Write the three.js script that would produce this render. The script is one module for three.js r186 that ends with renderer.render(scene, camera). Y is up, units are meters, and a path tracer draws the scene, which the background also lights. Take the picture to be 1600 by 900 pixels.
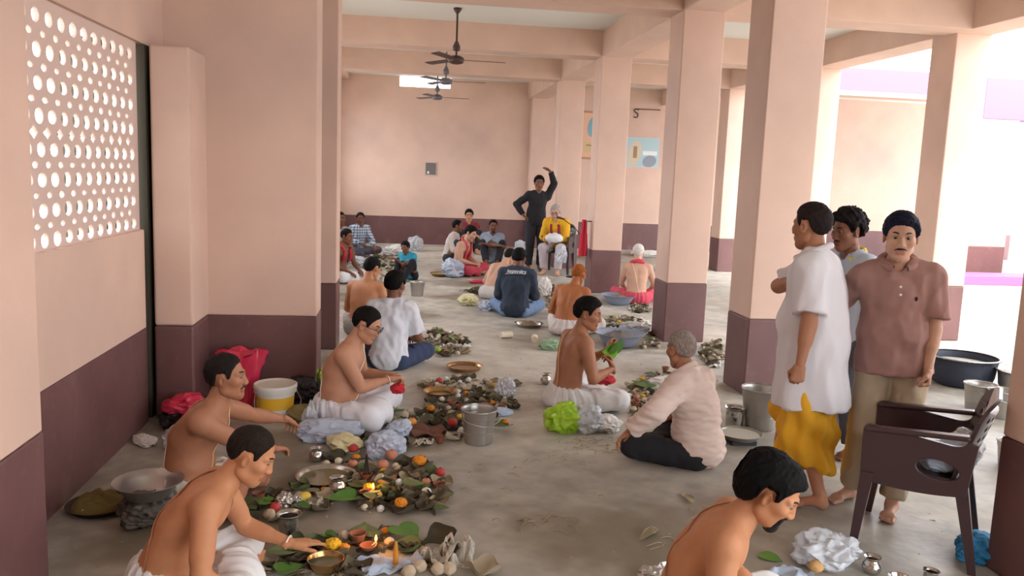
import * as THREE from 'three';
import { mergeGeometries, mergeVertices } from 'three/addons/utils/BufferGeometryUtils.js';
import { RoundedBoxGeometry } from 'three/addons/geometries/RoundedBoxGeometry.js';
import { ImprovedNoise } from 'three/addons/math/ImprovedNoise.js';

// ---------------------------------------------------------------- camera, sky, exposure
globalThis.DEBUGP = false;
const scene = new THREE.Scene();
const RAD = Math.PI / 180;
const camera = new THREE.PerspectiveCamera(38.30, 16 / 9, 0.05, 200);
camera.position.set(0, 1.8, 0);
camera.rotation.set(-7.906 * RAD, -7.54 * RAD, 2.204 * RAD, 'YXZ');
scene.add(camera);
scene.background = new THREE.Color(0.93, 0.98, 1.06);          // white overcast sky
scene.backgroundIntensity = 3.0;
const renderer = new THREE.WebGLRenderer({ antialias: true });
renderer.toneMapping = THREE.LinearToneMapping;
renderer.toneMappingExposure = 2.35;
renderer.shadowMap.enabled = true;
const sun = new THREE.DirectionalLight(0xfff1dd, 0.9);          // hazy sun over the courtyard
sun.position.set(6 + 3.0, 24, -9 + 22); sun.target.position.set(6, 0, -9);
sun.castShadow = true; sun.shadow.radius = 8; sun.shadow.mapSize.set(2048, 2048);
Object.assign(sun.shadow.camera, { left: -24, right: 24, top: 24, bottom: -24, near: 1, far: 90 });
scene.add(sun, sun.target);
// ---------------------------------------------------------------- helpers
let seedState = 12345;
function rnd() { seedState = (seedState + 0x6d2b79f5) | 0; let t = Math.imul(seedState ^ (seedState >>> 15), 1 | seedState); t = (t + Math.imul(t ^ (t >>> 7), 61 | t)) ^ t; return ((t ^ (t >>> 14)) >>> 0) / 4294967296; }
const rr = (a, b) => a + (b - a) * rnd();
const pick = (a) => a[Math.floor(rnd() * a.length)];
const V = (x, y, z) => Array.isArray(x) ? new THREE.Vector3(x[0], x[1], x[2]) : new THREE.Vector3(x, y, z);
const lerp = (a, b, t) => a + (b - a) * t;
const pn = new ImprovedNoise();
const noise = (x, y, z) => pn.noise(x + 31.7, y + 57.3, z + 11.9);
const usedNames = new Map();
function numbered(n) { const k = usedNames.get(n) || 0; usedNames.set(n, k + 1); return k ? n + '_' + String(k).padStart(3, '0') : n; }
function shadows(o) { o.traverse((m) => { if (m.isMesh) { m.castShadow = true; m.receiveShadow = true; } }); return o; }
function tag(o, label, category, group, kind) { if (label) o.userData.label = label; if (category) o.userData.category = category; if (group) o.userData.group = group; if (kind) o.userData.kind = kind; return o; }
function thing(name, label, category, pos = [0, 0, 0], turn = 0, group) {
  const o = new THREE.Group(); o.name = numbered(name); o.position.set(...pos); o.rotation.y = turn; scene.add(o);
  return tag(o, label, category, group);
}
function part(name, geometry, material, parent, label) {
  const m = new THREE.Mesh(geometry, material); m.name = name; m.castShadow = m.receiveShadow = true; parent.add(m);
  if (label) m.userData.label = label; return m;
}
function solo(name, geometry, material, label, category, pos = [0, 0, 0], turn = 0, group, kind) {
  const m = new THREE.Mesh(geometry, material); m.name = numbered(name); m.castShadow = m.receiveShadow = true; m.position.set(...pos); m.rotation.y = turn; scene.add(m);
  return tag(m, label, category, group, kind);
}
function uvWorld(g, scale = 1) {       // uv in metres from position and dominant normal
  const p = g.attributes.position, n = g.attributes.normal, uv = new Float32Array(p.count * 2);
  for (let i = 0; i < p.count; i++) {
    const ax = Math.abs(n.getX(i)), ay = Math.abs(n.getY(i)), az = Math.abs(n.getZ(i)); let u, v;
    if (ay > ax && ay > az) { u = p.getX(i); v = p.getZ(i); } else if (ax > az) { u = p.getZ(i); v = p.getY(i); } else { u = p.getX(i); v = p.getY(i); }
    uv[2 * i] = u * scale; uv[2 * i + 1] = v * scale;
  }
  g.setAttribute('uv', new THREE.BufferAttribute(uv, 2)); return g;
}
function box(x0, x1, y0, y1, z0, z1, r = 0) {
  const w = x1 - x0, h = y1 - y0, d = z1 - z0;
  const g = r ? new RoundedBoxGeometry(w, h, d, 2, Math.min(r, w / 2, h / 2, d / 2)) : new THREE.BoxGeometry(w, h, d);
  g.translate((x0 + x1) / 2, (y0 + y1) / 2, (z0 + z1) / 2); return uvWorld(g);
}
const lathe = (pts, seg = 28) => new THREE.LatheGeometry(pts.map((p) => new THREE.Vector2(p[0], p[1])), seg);
function tube(pts, r, seg = 24, rad = 7, closed = false) { return new THREE.TubeGeometry(new THREE.CatmullRomCurve3(pts.map((p) => p.isVector3 ? p : V(p)), closed), seg, r, rad, closed); }
function warp(g, fn) { const p = g.attributes.position; for (let i = 0; i < p.count; i++) { const q = fn(p.getX(i), p.getY(i), p.getZ(i)); p.setXYZ(i, q[0], q[1], q[2]); } g.computeVertexNormals(); return g; }
function merge(list) {
  return mergeGeometries(list.map((g) => { const n = g.index ? g.toNonIndexed() : g; for (const k of Object.keys(n.attributes)) if (!['position', 'normal', 'uv'].includes(k)) n.deleteAttribute(k); if (!n.attributes.uv) n.setAttribute('uv', new THREE.BufferAttribute(new Float32Array(n.attributes.position.count * 2), 2)); return n; }));
}
function paint(g, fn) { const p = g.attributes.position, c = new Float32Array(p.count * 3), col = new THREE.Color(); for (let i = 0; i < p.count; i++) { fn(col, p.getX(i), p.getY(i), p.getZ(i)); c[3 * i] = col.r; c[3 * i + 1] = col.g; c[3 * i + 2] = col.b; } g.setAttribute('color', new THREE.BufferAttribute(c, 3)); return g; }

// ---------------------------------------------------------------- textures
function tileNoise(size, cells, seed) {           // tileable value noise
  let s = seed * 7919 + 13; const rand = () => { s = (Math.imul(s, 1664525) + 1013904223) | 0; return (s >>> 8) / 16777216; };
  const g = new Float32Array(cells * cells); for (let i = 0; i < g.length; i++) g[i] = rand();
  const out = new Float32Array(size * size);
  for (let y = 0; y < size; y++) for (let x = 0; x < size; x++) {
    const fx = x / size * cells, fy = y / size * cells, x0 = Math.floor(fx), y0 = Math.floor(fy); let tx = fx - x0, ty = fy - y0; tx = tx * tx * (3 - 2 * tx); ty = ty * ty * (3 - 2 * ty);
    const a = g[(y0 % cells) * cells + x0 % cells], b = g[(y0 % cells) * cells + (x0 + 1) % cells], c = g[((y0 + 1) % cells) * cells + x0 % cells], d = g[((y0 + 1) % cells) * cells + (x0 + 1) % cells];
    out[y * size + x] = lerp(lerp(a, b, tx), lerp(c, d, tx), ty);
  }
  return out;
}
function fbm(size, cells, seed, oct = 4) { const out = new Float32Array(size * size); let amp = 0.5, tot = 0; for (let o = 0; o < oct; o++) { const n = tileNoise(size, Math.min(cells << o, size), seed + o * 17); for (let i = 0; i < out.length; i++) out[i] += n[i] * amp; tot += amp; amp *= 0.5; } for (let i = 0; i < out.length; i++) out[i] /= tot; return out; }
function texture(size, fn, repeatMetres, srgb = true) {   // fn(i, x, y) -> [r,g,b] 0..255
  const d = new Uint8Array(size * size * 4); for (let i = 0; i < size * size; i++) { const c = fn(i, i % size, Math.floor(i / size)); d[4 * i] = Math.max(0, Math.min(255, c[0])); d[4 * i + 1] = Math.max(0, Math.min(255, c[1])); d[4 * i + 2] = Math.max(0, Math.min(255, c[2])); d[4 * i + 3] = 255; }
  const t = new THREE.DataTexture(d, size, size); t.wrapS = t.wrapT = THREE.RepeatWrapping; t.magFilter = THREE.LinearFilter; t.minFilter = THREE.LinearMipmapLinearFilter; t.generateMipmaps = true;
  if (srgb) t.colorSpace = THREE.SRGBColorSpace; if (repeatMetres) t.repeat.set(1 / repeatMetres, 1 / repeatMetres); t.needsUpdate = true; return t;
}
const std = (color, roughness = 0.8, extra = {}) => new THREE.MeshStandardMaterial({ color, roughness, side: THREE.DoubleSide, ...extra });

// ---------------------------------------------------------------- distance-field modelling
const prim = (d, c, r) => ({ d, c, r });        // c centre, r half extents
function cone(a, b, ra, rb, o = {}) {           // tapered capsule; o.ax/o.s squash along an axis; flatA/flatB cut the ends square
  const ab = b.clone().sub(a), L = ab.length() || 1e-6, u = ab.clone().divideScalar(L), R = Math.max(ra, rb);
  const ax = o.ax, q = o.s ? 1 / o.s - 1 : 0, dn = o.s ? Math.min(1, o.s) * 0.5 + 0.5 : 1;
  const d = (x, y, z) => {
    let dx = x - a.x, dy = y - a.y, dz = z - a.z;
    if (q) { const k = (dx * ax.x + dy * ax.y + dz * ax.z) * q; dx += ax.x * k; dy += ax.y * k; dz += ax.z * k; }
    const t = dx * u.x + dy * u.y + dz * u.z, tc = t < 0 ? 0 : t > L ? L : t;
    const ex = dx - u.x * tc, ey = dy - u.y * tc, ez = dz - u.z * tc;
    let v = (Math.sqrt(ex * ex + ey * ey + ez * ez) - (ra + (rb - ra) * tc / L)) * dn;
    if (o.flatB && t - L > v) v = t - L; if (o.flatA && -t > v) v = -t;
    return v;
  };
  return prim(d, a.clone().add(b).multiplyScalar(0.5), V(Math.abs(ab.x) / 2 + R, Math.abs(ab.y) / 2 + R, Math.abs(ab.z) / 2 + R));
}
function ell(c, rx, ry, rz, m) {                // ellipsoid with optional basis matrix
  const X = V(1, 0, 0), Y = V(0, 1, 0), Z = V(0, 0, 1); if (m) m.extractBasis(X, Y, Z);
  const R = Math.max(rx, ry, rz);
  return prim((x, y, z) => {
    const dx = x - c.x, dy = y - c.y, dz = z - c.z;
    const p = (dx * X.x + dy * X.y + dz * X.z) / rx, q = (dx * Y.x + dy * Y.y + dz * Y.z) / ry, r = (dx * Z.x + dy * Z.y + dz * Z.z) / rz;
    const k0 = Math.sqrt(p * p + q * q + r * r), k1 = Math.sqrt(p * p / (rx * rx) + q * q / (ry * ry) + r * r / (rz * rz));
    return k1 < 1e-9 ? -Math.min(rx, ry, rz) : k0 * (k0 - 1) / k1;
  }, c, V(R, R, R));
}
class Field {
  constructor(lo, hi, h) { this.h = h; this.lo = lo.clone(); this.n = [0, 1, 2].map((i) => Math.ceil((hi.getComponent(i) - lo.getComponent(i)) / h) + 1); this.f = new Float32Array(this.n[0] * this.n[1] * this.n[2]).fill(0.2); }
  each(p, pad, fn) {
    const [nx, ny, nz] = this.n, h = this.h, lo = this.lo;
    const x0 = Math.max(0, Math.floor((p.c.x - p.r.x - pad - lo.x) / h)), x1 = Math.min(nx - 1, Math.ceil((p.c.x + p.r.x + pad - lo.x) / h));
    const y0 = Math.max(0, Math.floor((p.c.y - p.r.y - pad - lo.y) / h)), y1 = Math.min(ny - 1, Math.ceil((p.c.y + p.r.y + pad - lo.y) / h));
    const z0 = Math.max(0, Math.floor((p.c.z - p.r.z - pad - lo.z) / h)), z1 = Math.min(nz - 1, Math.ceil((p.c.z + p.r.z + pad - lo.z) / h));
    for (let k = z0; k <= z1; k++) for (let j = y0; j <= y1; j++) { let i = x0 + nx * (j + ny * k); const Y = lo.y + j * h, Z = lo.z + k * h; for (let x = x0; x <= x1; x++, i++) fn(i, p.d(lo.x + x * h, Y, Z)); }
  }
  add(p, k = 0.02) { const f = this.f; this.each(p, k + 3 * this.h, (i, d) => { const a = f[i], e = k - Math.abs(a - d); f[i] = (a < d ? a : d) - (e > 0 ? e * e / (4 * k) : 0); }); return this; }
  sub(p, k = 0.008) { const f = this.f; this.each(p, k + 3 * this.h, (i, d) => { const a = f[i], b = -d, e = k - Math.abs(a - b); f[i] = (a > b ? a : b) + (e > 0 ? e * e / (4 * k) : 0); }); return this; }
  cut(fn) { const [nx, ny, nz] = this.n, h = this.h, lo = this.lo; let i = 0; for (let k = 0; k < nz; k++) for (let j = 0; j < ny; j++) for (let x = 0; x < nx; x++, i++) { const v = fn(lo.x + x * h, lo.y + j * h, lo.z + k * h); if (v > this.f[i]) this.f[i] = v; } return this; }
  at(x, y, z) { const [nx, ny, nz] = this.n, h = this.h; const fx = (x - this.lo.x) / h, fy = (y - this.lo.y) / h, fz = (z - this.lo.z) / h; const i = Math.floor(fx), j = Math.floor(fy), k = Math.floor(fz); if (i < 0 || j < 0 || k < 0 || i >= nx - 1 || j >= ny - 1 || k >= nz - 1) return 0.2; const tx = fx - i, ty = fy - j, tz = fz - k, o = i + nx * (j + ny * k), f = this.f, s = nx * ny; return lerp(lerp(lerp(f[o], f[o + 1], tx), lerp(f[o + nx], f[o + nx + 1], tx), ty), lerp(lerp(f[o + s], f[o + s + 1], tx), lerp(f[o + s + nx], f[o + s + nx + 1], tx), ty), tz); }
  mesh() {                                      // naive surface nets
    const [nx, ny, nz] = this.n, f = this.f, h = this.h, lo = this.lo, S = nx * ny, id = new Int32Array(f.length).fill(-1), pos = [], idx = [];
    const off = [0, 1, nx, nx + 1, S, S + 1, S + nx, S + nx + 1], E = [[0, 1], [2, 3], [4, 5], [6, 7], [0, 2], [1, 3], [4, 6], [5, 7], [0, 4], [1, 5], [2, 6], [3, 7]];
    for (let k = 0; k < nz - 1; k++) for (let j = 0; j < ny - 1; j++) for (let i = 0; i < nx - 1; i++) {
      const o = i + nx * (j + ny * k); let m = 0; for (let c = 0; c < 8; c++) if (f[o + off[c]] < 0) m |= 1 << c;
      if (m === 0 || m === 255) continue;
      let x = 0, y = 0, z = 0, n = 0;
      for (const [a, b] of E) { const fa = f[o + off[a]], fb = f[o + off[b]]; if ((fa < 0) === (fb < 0)) continue; const t = fa / (fa - fb); x += (a & 1) + ((b & 1) - (a & 1)) * t; y += (a >> 1 & 1) + ((b >> 1 & 1) - (a >> 1 & 1)) * t; z += (a >> 2) + ((b >> 2) - (a >> 2)) * t; n++; }
      id[o] = pos.length / 3; pos.push(lo.x + (i + x / n) * h, lo.y + (j + y / n) * h, lo.z + (k + z / n) * h);
    }
    const quad = (a, b, c, d, flip) => { if (a < 0 || b < 0 || c < 0 || d < 0) return; if (flip) idx.push(a, d, c, a, c, b); else idx.push(a, b, c, a, c, d); };
    for (let k = 1; k < nz - 1; k++) for (let j = 1; j < ny - 1; j++) for (let i = 1; i < nx - 1; i++) {
      const o = i + nx * (j + ny * k), v = f[o] < 0;
      if (v !== (f[o + 1] < 0)) quad(id[o - nx - S], id[o - S], id[o], id[o - nx], !v);
      if (v !== (f[o + nx] < 0)) quad(id[o - 1 - S], id[o - 1], id[o], id[o - S], !v);
      if (v !== (f[o + S] < 0)) quad(id[o - 1 - nx], id[o - nx], id[o], id[o - 1], !v);
    }
    const g = new THREE.BufferGeometry(); g.setAttribute('position', new THREE.BufferAttribute(new Float32Array(pos), 3)); g.setIndex(idx); g.computeVertexNormals(); return g;
  }
}
function fieldFor(prims, h, pad = 0.03) { const lo = V(9, 9, 9), hi = V(-9, -9, -9); for (const [p] of prims) { lo.min(p.c.clone().sub(p.r)); hi.max(p.c.clone().add(p.r)); } const f = new Field(lo.addScalar(-pad - 2 * h), hi.addScalar(pad + 2 * h), h); for (const [p, k] of prims) f.add(p, k); return f; }
function ruffle(g, amp, fx, fy, fz, seed = 0, ridge = 0.5) {   // cloth folds: push vertices along their normals
  const p = g.attributes.position, n = g.attributes.normal;
  for (let i = 0; i < p.count; i++) { const x = p.getX(i), y = p.getY(i), z = p.getZ(i); const a = noise(x * fx + seed, y * fy, z * fz), b = noise(x * fx * 2.1 - seed, y * fy * 2.1, z * fz * 2.1 + 7); const d = amp * (lerp(a, 0.5 - 1.6 * Math.abs(a), ridge) + 0.5 * b); p.setXYZ(i, x + n.getX(i) * d, y + n.getY(i) * d, z + n.getZ(i) * d); }
  g.computeVertexNormals(); return g;
}
// ---------------------------------------------------------------- people: heads, hands, feet, bodies, clothes
const basis = (yaw, pitch, roll) => new THREE.Matrix4().makeRotationFromEuler(new THREE.Euler(pitch * RAD, yaw * RAD, roll * RAD, 'YXZ'));
const axes = (m) => { const X = V(0, 0, 0), Y = V(0, 0, 0), Z = V(0, 0, 0); m.extractBasis(X, Y, Z); return [X, Y, Z]; };
const skinTone = (g, seed = 0, fn) => paint(g, (c, x, y, z) => { const k = 1 + 0.09 * noise(x * 9 + seed, y * 9, z * 9) + 0.05 * noise(x * 40, y * 40 + seed, z * 40); c.setRGB(k, k, k); if (fn) fn(c, x, y, z); });

const headCache = new Map();
function headGeometry(w = 1, h = 0.004) {           // face toward +z, centre of the skull at the origin
  const key = w + '|' + h; if (headCache.has(key)) return headCache.get(key);
  const P = [];
  P.push([ell(V(0, 0.032, -0.012), 0.074 * w, 0.09, 0.093), 0.03]);
  P.push([ell(V(0, -0.03, 0.028), 0.059 * w, 0.078, 0.06), 0.03]);
  P.push([cone(V(-0.043 * w, -0.062, -0.002), V(0, -0.094, 0.058), 0.024, 0.02), 0.03]);
  P.push([cone(V(0.043 * w, -0.062, -0.002), V(0, -0.094, 0.058), 0.024, 0.02), 0.03]);
  P.push([ell(V(0, -0.093, 0.066), 0.022, 0.017, 0.017), 0.02]);
  for (const s of [-1, 1]) { P.push([ell(V(s * 0.041 * w, -0.012, 0.054), 0.026, 0.022, 0.027), 0.025]); P.push([cone(V(s * 0.012, 0.031, 0.083), V(s * 0.05 * w, 0.029, 0.062), 0.011, 0.009), 0.012]); }
  P.push([cone(V(0, 0.018, 0.085), V(0, -0.026, 0.1), 0.0085, 0.0135), 0.014]);
  for (const s of [-1, 1]) P.push([ell(V(s * 0.013, -0.03, 0.094), 0.01, 0.009, 0.012), 0.008]);
  P.push([cone(V(-0.018, -0.056, 0.083), V(0.018, -0.056, 0.083), 0.0085, 0.0085), 0.008]);
  P.push([cone(V(-0.015, -0.067, 0.082), V(0.015, -0.067, 0.082), 0.0085, 0.0085), 0.008]);
  const f = fieldFor(P, h, 0.02);
  for (const s of [-1, 1]) f.sub(ell(V(s * 0.031, 0.012, 0.098), 0.018, 0.011, 0.02), 0.014);
  f.sub(cone(V(-0.02, -0.0615, 0.096), V(0.02, -0.0615, 0.096), 0.003, 0.003), 0.006);
  for (const s of [-1, 1]) { const m = basis(s * 22, 0, 0); f.add(ell(V(s * 0.078 * w, -0.004, -0.008), 0.008, 0.031, 0.019, m), 0.008); f.sub(ell(V(s * 0.084 * w, 0, -0.004), 0.006, 0.017, 0.01, m), 0.006); }
  const g = f.mesh();
  skinTone(g, 3, (c, x, y, z) => {
    if (z > 0.07 && y < -0.047 && y > -0.077 && Math.abs(x) < 0.026) { c.r *= 0.88; c.g *= 0.68; c.b *= 0.68; }
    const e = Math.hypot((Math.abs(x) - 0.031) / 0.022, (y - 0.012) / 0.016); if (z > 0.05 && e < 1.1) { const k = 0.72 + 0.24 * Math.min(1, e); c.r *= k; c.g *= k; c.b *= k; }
  });
  headCache.set(key, g); return g;
}
const hairCache = new Map();
const HAIRLINE = [[-0.13, -0.058], [-0.062, -0.055], [-0.046, -0.025], [-0.034, 0.026], [0.008, 0.03], [0.018, -0.008], [0.03, -0.002], [0.042, 0.044], [0.058, 0.068], [0.13, 0.082]];
function hairGeometry(style, w = 1) {                // thickness grows from nothing at the hairline
  const key = style + w; if (hairCache.has(key)) return hairCache.get(key);
  const grow = { short: 0.011, crop: 0.0055, wavy: 0.026, full: 0.019, long: 0.026 }[style] ?? 0.01;
  const f = new Field(V(-0.13, -0.12, -0.15), V(0.13, 0.175, 0.14), 0.0042), skull = ell(V(0, 0.032, -0.012), 0.074 * w, 0.09, 0.093), nape = style === 'long' ? 0.035 : 0;
  const c0 = V(0, 0.03, -0.01), big = prim((x, y, z) => {
    let k = 0; while (k < HAIRLINE.length - 2 && z > HAIRLINE[k + 1][0]) k++; const [z0, y0] = HAIRLINE[k], [z1, y1] = HAIRLINE[k + 1]; let yb = y0 + (y1 - y0) * Math.max(0, Math.min(1, (z - z0) / (z1 - z0)));
    if (z < -0.04) yb -= nape; yb -= (style === 'full' || style === 'wavy' || style === 'long') && z > 0.04 ? 0.006 : 0; const side = Math.max(0, 1 - Math.abs(x) / 0.045); if (z > 0.05) yb += 0.004 * side;
    const hl = y - yb + 0.006 * noise(x * 70, y * 20, z * 70), t = Math.max(0, Math.min(1, hl / 0.03)), sm = t * t * (3 - 2 * t);
    let g = grow * sm; if (style === 'full') g += sm * 0.012 * Math.max(0, z * 6 + y * 5 - 0.35); if (style === 'wavy') g += sm * 0.016 * (noise(x * 34, y * 34, z * 34) + 0.2) + sm * 0.012 * Math.max(0, y * 8 - 0.3); if (style === 'long') g += sm * 0.02 * Math.max(0, -z * 10 - 0.1);
    g += sm * (style === 'crop' ? 0.0012 : 0.004) * noise(x * 95, y * 40, z * 95) + sm * 0.003 * noise(x * 30 + 4, y * 30, z * 30);
    return skull.d(x, y, z) - (-0.005 + (g + 0.005) * Math.min(1, t * 3));
  }, c0, V(0.2, 0.2, 0.2));
  f.add(big, 0.001); if (style === 'long') f.add(ell(V(0, -0.02, -0.085), 0.058, 0.07, 0.036), 0.03);
  const g = f.mesh();
  paint(g, (c, x, y, z) => { const k = 1 + 0.45 * noise(x * 110, y * 30, z * 110) + 0.15 * noise(x * 300, y * 60, z * 300); c.setRGB(k, k, k); });
  hairCache.set(key, g); return g;
}
function beardGeometry(full) {
  const P = [-1, 1].map((s) => [cone(V(s * 0.003, -0.044, 0.0925), V(s * 0.026, -0.053, 0.081), 0.007, 0.0045), 0.006]);
  if (full) { for (const s of [-1, 1]) P.push([cone(V(s * 0.045, -0.06, 0.012), V(0, -0.096, 0.06), 0.0235, 0.026), 0.012], [cone(V(s * 0.027, -0.052, 0.081), V(s * 0.022, -0.085, 0.074), 0.007, 0.012), 0.01]); P.push([ell(V(0, -0.102, 0.068), 0.027, 0.024, 0.022), 0.016]); }
  const f = fieldFor(P, 0.0036, 0.01); if (full) { f.sub(cone(V(-0.012, -0.0615, 0.105), V(0.012, -0.0615, 0.105), 0.014, 0.014), 0.006); f.cut((x, y, z) => Math.max(y + 0.058 + (z > 0.07 ? -0.03 : 0), 0.034 - z)); }
  return ruffle(f.mesh(), 0.003, 60, 60, 60, 5, 0.3);
}
const handCache = new Map();
function handGeometry(pose, left) {                 // wrist at the origin, fingers toward +z, palm toward -y
  const key = pose + left; if (handCache.has(key)) return handCache.get(key);
  const t = left ? -1 : 1;                          // thumb side
  const curl = { relaxed: [22, 30, 22], open: [8, 12, 8], fist: [72, 85, 55], grip: [45, 50, 35], pinch: [42, 42, 22] }[pose];
  const P = [], A = [[t * 0.028, 0.082, 0.068], [t * 0.0095, 0.088, 0.076], [t * -0.0095, 0.085, 0.07], [t * -0.027, 0.076, 0.055]];
  P.push([cone(V(0, 0, -0.03), V(0, 0, 0.02), 0.023, 0.022, { ax: V(0, 1, 0), s: 0.8 }), 0.02]);
  A.forEach(([x, z, L], i) => {
    P.push([cone(V(x * 0.55, 0, 0.012), V(x, 0, z), 0.0165, 0.0115), 0.012]);
    let p = V(x, 0, z), ang = 0; const spread = x * 2.2;
    [0.46, 0.3, 0.24].forEach((q, j) => { ang += (curl[j] + (i === 3 ? 6 : i === 0 ? -6 : 0)) * RAD; const n = p.clone().add(V(Math.sin(spread) * Math.cos(ang), -Math.sin(ang), Math.cos(spread) * Math.cos(ang)).multiplyScalar(L * q * 1.08)); P.push([cone(p, n, 0.0095 - j * 0.0009, 0.0087 - j * 0.0011), 0.003]); p = n; });
  });
  const close = pose === 'fist' || pose === 'pinch' || pose === 'grip' ? 1 : 0;
  const p0 = V(t * 0.02, -0.006, 0.02), p1 = V(t * 0.043, -0.014 - close * 0.012, 0.048), p2 = V(t * (0.055 - close * 0.02), -0.02 - close * 0.022, 0.077), p3 = V(t * (0.06 - close * 0.04), -0.024 - close * 0.026, 0.1);
  P.push([cone(p0, p1, 0.0165, 0.0125), 0.014], [cone(p1, p2, 0.0115, 0.0098), 0.004], [cone(p2, p3, 0.0096, 0.0078), 0.003]);
  const g = skinTone(fieldFor(P, 0.0034, 0.008).mesh(), 6); handCache.set(key, g); return g;
}
let footGeo;
function footGeometry() {                            // ankle at the origin, toes toward +z, sole at y = -0.075
  if (footGeo) return footGeo;
  const P = [[cone(V(0, 0.02, 0), V(0, -0.045, -0.022), 0.036, 0.031), 0.03], [cone(V(0, -0.03, 0.01), V(0, -0.054, 0.115), 0.038, 0.026, { ax: V(0, 1, 0), s: 0.85 }), 0.03], [cone(V(-0.024, -0.056, 0.105), V(0.026, -0.054, 0.115), 0.021, 0.022), 0.02]];
  [[-0.032, 0.02, 0.009], [-0.017, 0.03, 0.0095], [-0.002, 0.036, 0.01], [0.013, 0.04, 0.0105], [0.031, 0.042, 0.0135]].forEach(([x, L, r]) => P.push([cone(V(x, -0.06, 0.125), V(x * 1.1, -0.064, 0.128 + L), r, r * 0.9), 0.004]));
  const f = fieldFor(P, 0.0045, 0.01); f.cut((x, y) => -0.0745 - y);
  return footGeo = skinTone(f.mesh(), 8);
}
function ik(a, target, l1, l2, pole) {               // two-bone reach: returns [joint, end]
  const d = target.clone().sub(a); let D = d.length(); const dir = d.clone().divideScalar(D || 1); D = Math.min(D, (l1 + l2) * 0.995); D = Math.max(D, Math.abs(l1 - l2) + 0.02);
  const x = (D * D + l1 * l1 - l2 * l2) / (2 * D), hgt = Math.sqrt(Math.max(0, l1 * l1 - x * x));
  const pl = pole.clone().addScaledVector(dir, -pole.dot(dir)).normalize();
  return [a.clone().addScaledVector(dir, x).addScaledVector(pl, hgt), a.clone().addScaledVector(dir, D)];
}
const POSES = {
  cross: { pelvis: [0, 0.115, 0], lf: [-0.1, 0.075, 0.27], rf: [0.12, 0.075, 0.33], lk: [1, 0.12, 0.5], rk: [-1, 0.12, 0.5], lh: [0.14, 0.2, 0.36], rh: [-0.14, 0.2, 0.36], footFlat: false },
  squat: { pelvis: [0, 0.17, 0], lf: [0.12, 0.08, 0.16], rf: [-0.12, 0.08, 0.16], lk: [0.35, 1, 1], rk: [-0.35, 1, 1], lh: [0.1, 0.35, 0.55], rh: [-0.1, 0.35, 0.55], footFlat: true },
  kneesup: { pelvis: [0, 0.12, 0], lf: [0.12, 0.08, 0.42], rf: [-0.12, 0.08, 0.42], lk: [0.3, 1, 0.4], rk: [-0.3, 1, 0.4], lh: [-0.12, 0.42, 0.4], rh: [0.12, 0.4, 0.44], footFlat: true },
  stand: { pelvis: [0, 0.93, 0], lf: [0.11, 0.078, 0], rf: [-0.11, 0.078, 0], lk: [0.1, 0, 1], rk: [-0.1, 0, 1], lh: [0.27, 0.8, 0.06], rh: [-0.27, 0.8, 0.06], footFlat: true },
  chair: { pelvis: [0, 0.52, 0], lf: [0.13, 0.08, 0.4], rf: [-0.13, 0.08, 0.4], lk: [0.2, 1, 0.6], rk: [-0.2, 1, 0.6], lh: [0.08, 0.62, 0.3], rh: [-0.08, 0.62, 0.3], footFlat: true },
};
function skeleton(o) {
  const q = { lean: 8, slouch: 10, side: 0, twist: 0, head: [0, 0, 0], shoulder: 0.178, ...POSES[o.pose], ...o }, J = { q };
  J.pel = V(q.pelvis); const B0 = basis(q.hipYaw || 0, q.lean * 0.45, -q.side * 0.5), B1 = basis(q.twist * 0.4, q.lean * 0.75, -q.side), B2 = basis(q.twist, q.lean * 1.1 + q.slouch, -q.side);
  const a0 = axes(B0), a1 = axes(B1), a2 = axes(B2); J.B0 = B0; J.B1 = B1; J.B2 = B2; J.a0 = a0; J.a1 = a1; J.a2 = a2;
  J.waist = J.pel.clone().addScaledVector(a0[1], 0.13); J.mid = J.waist.clone().addScaledVector(a1[1], 0.12); J.chest = J.mid.clone().addScaledVector(a2[1], 0.12); J.neck = J.mid.clone().addScaledVector(a2[1], 0.265).addScaledVector(a2[2], -0.012);
  const BH = basis(q.twist + q.head[0], q.head[1], -q.head[2]), ah = axes(BH); J.BH = BH; J.ah = ah;
  const nd = a2[1].clone().multiplyScalar(0.6).addScaledVector(ah[1], 0.5).normalize();
  J.skull = J.neck.clone().addScaledVector(nd, 0.085).addScaledVector(ah[1], 0.085).addScaledVector(ah[2], 0.028);
  const reach = (t, key) => { const s = q[key] || [0, 0, 0]; return J.neck.clone().addScaledVector(a2[0], t * (q.shoulder + s[0])).addScaledVector(a2[1], -0.058 + s[1]).addScaledVector(a2[2], s[2]); };
  J.ls = reach(1, 'lsh'); J.rs = reach(-1, 'rsh');
  [J.le, J.lw] = ik(J.ls, V(q.lh), 0.285, 0.25, V(q.lp || [0.6, -0.8, -0.5])); [J.re, J.rw] = ik(J.rs, V(q.rh), 0.285, 0.25, V(q.rp || [-0.6, -0.8, -0.5]));
  J.lhip = J.pel.clone().addScaledVector(a0[0], 0.092).addScaledVector(a0[1], -0.03); J.rhip = J.pel.clone().addScaledVector(a0[0], -0.092).addScaledVector(a0[1], -0.03);
  [J.lkn, J.lan] = ik(J.lhip, V(q.lf), 0.42, 0.42, V(q.lk)); [J.rkn, J.ran] = ik(J.rhip, V(q.rf), 0.42, 0.42, V(q.rk));
  return J;
}
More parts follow.
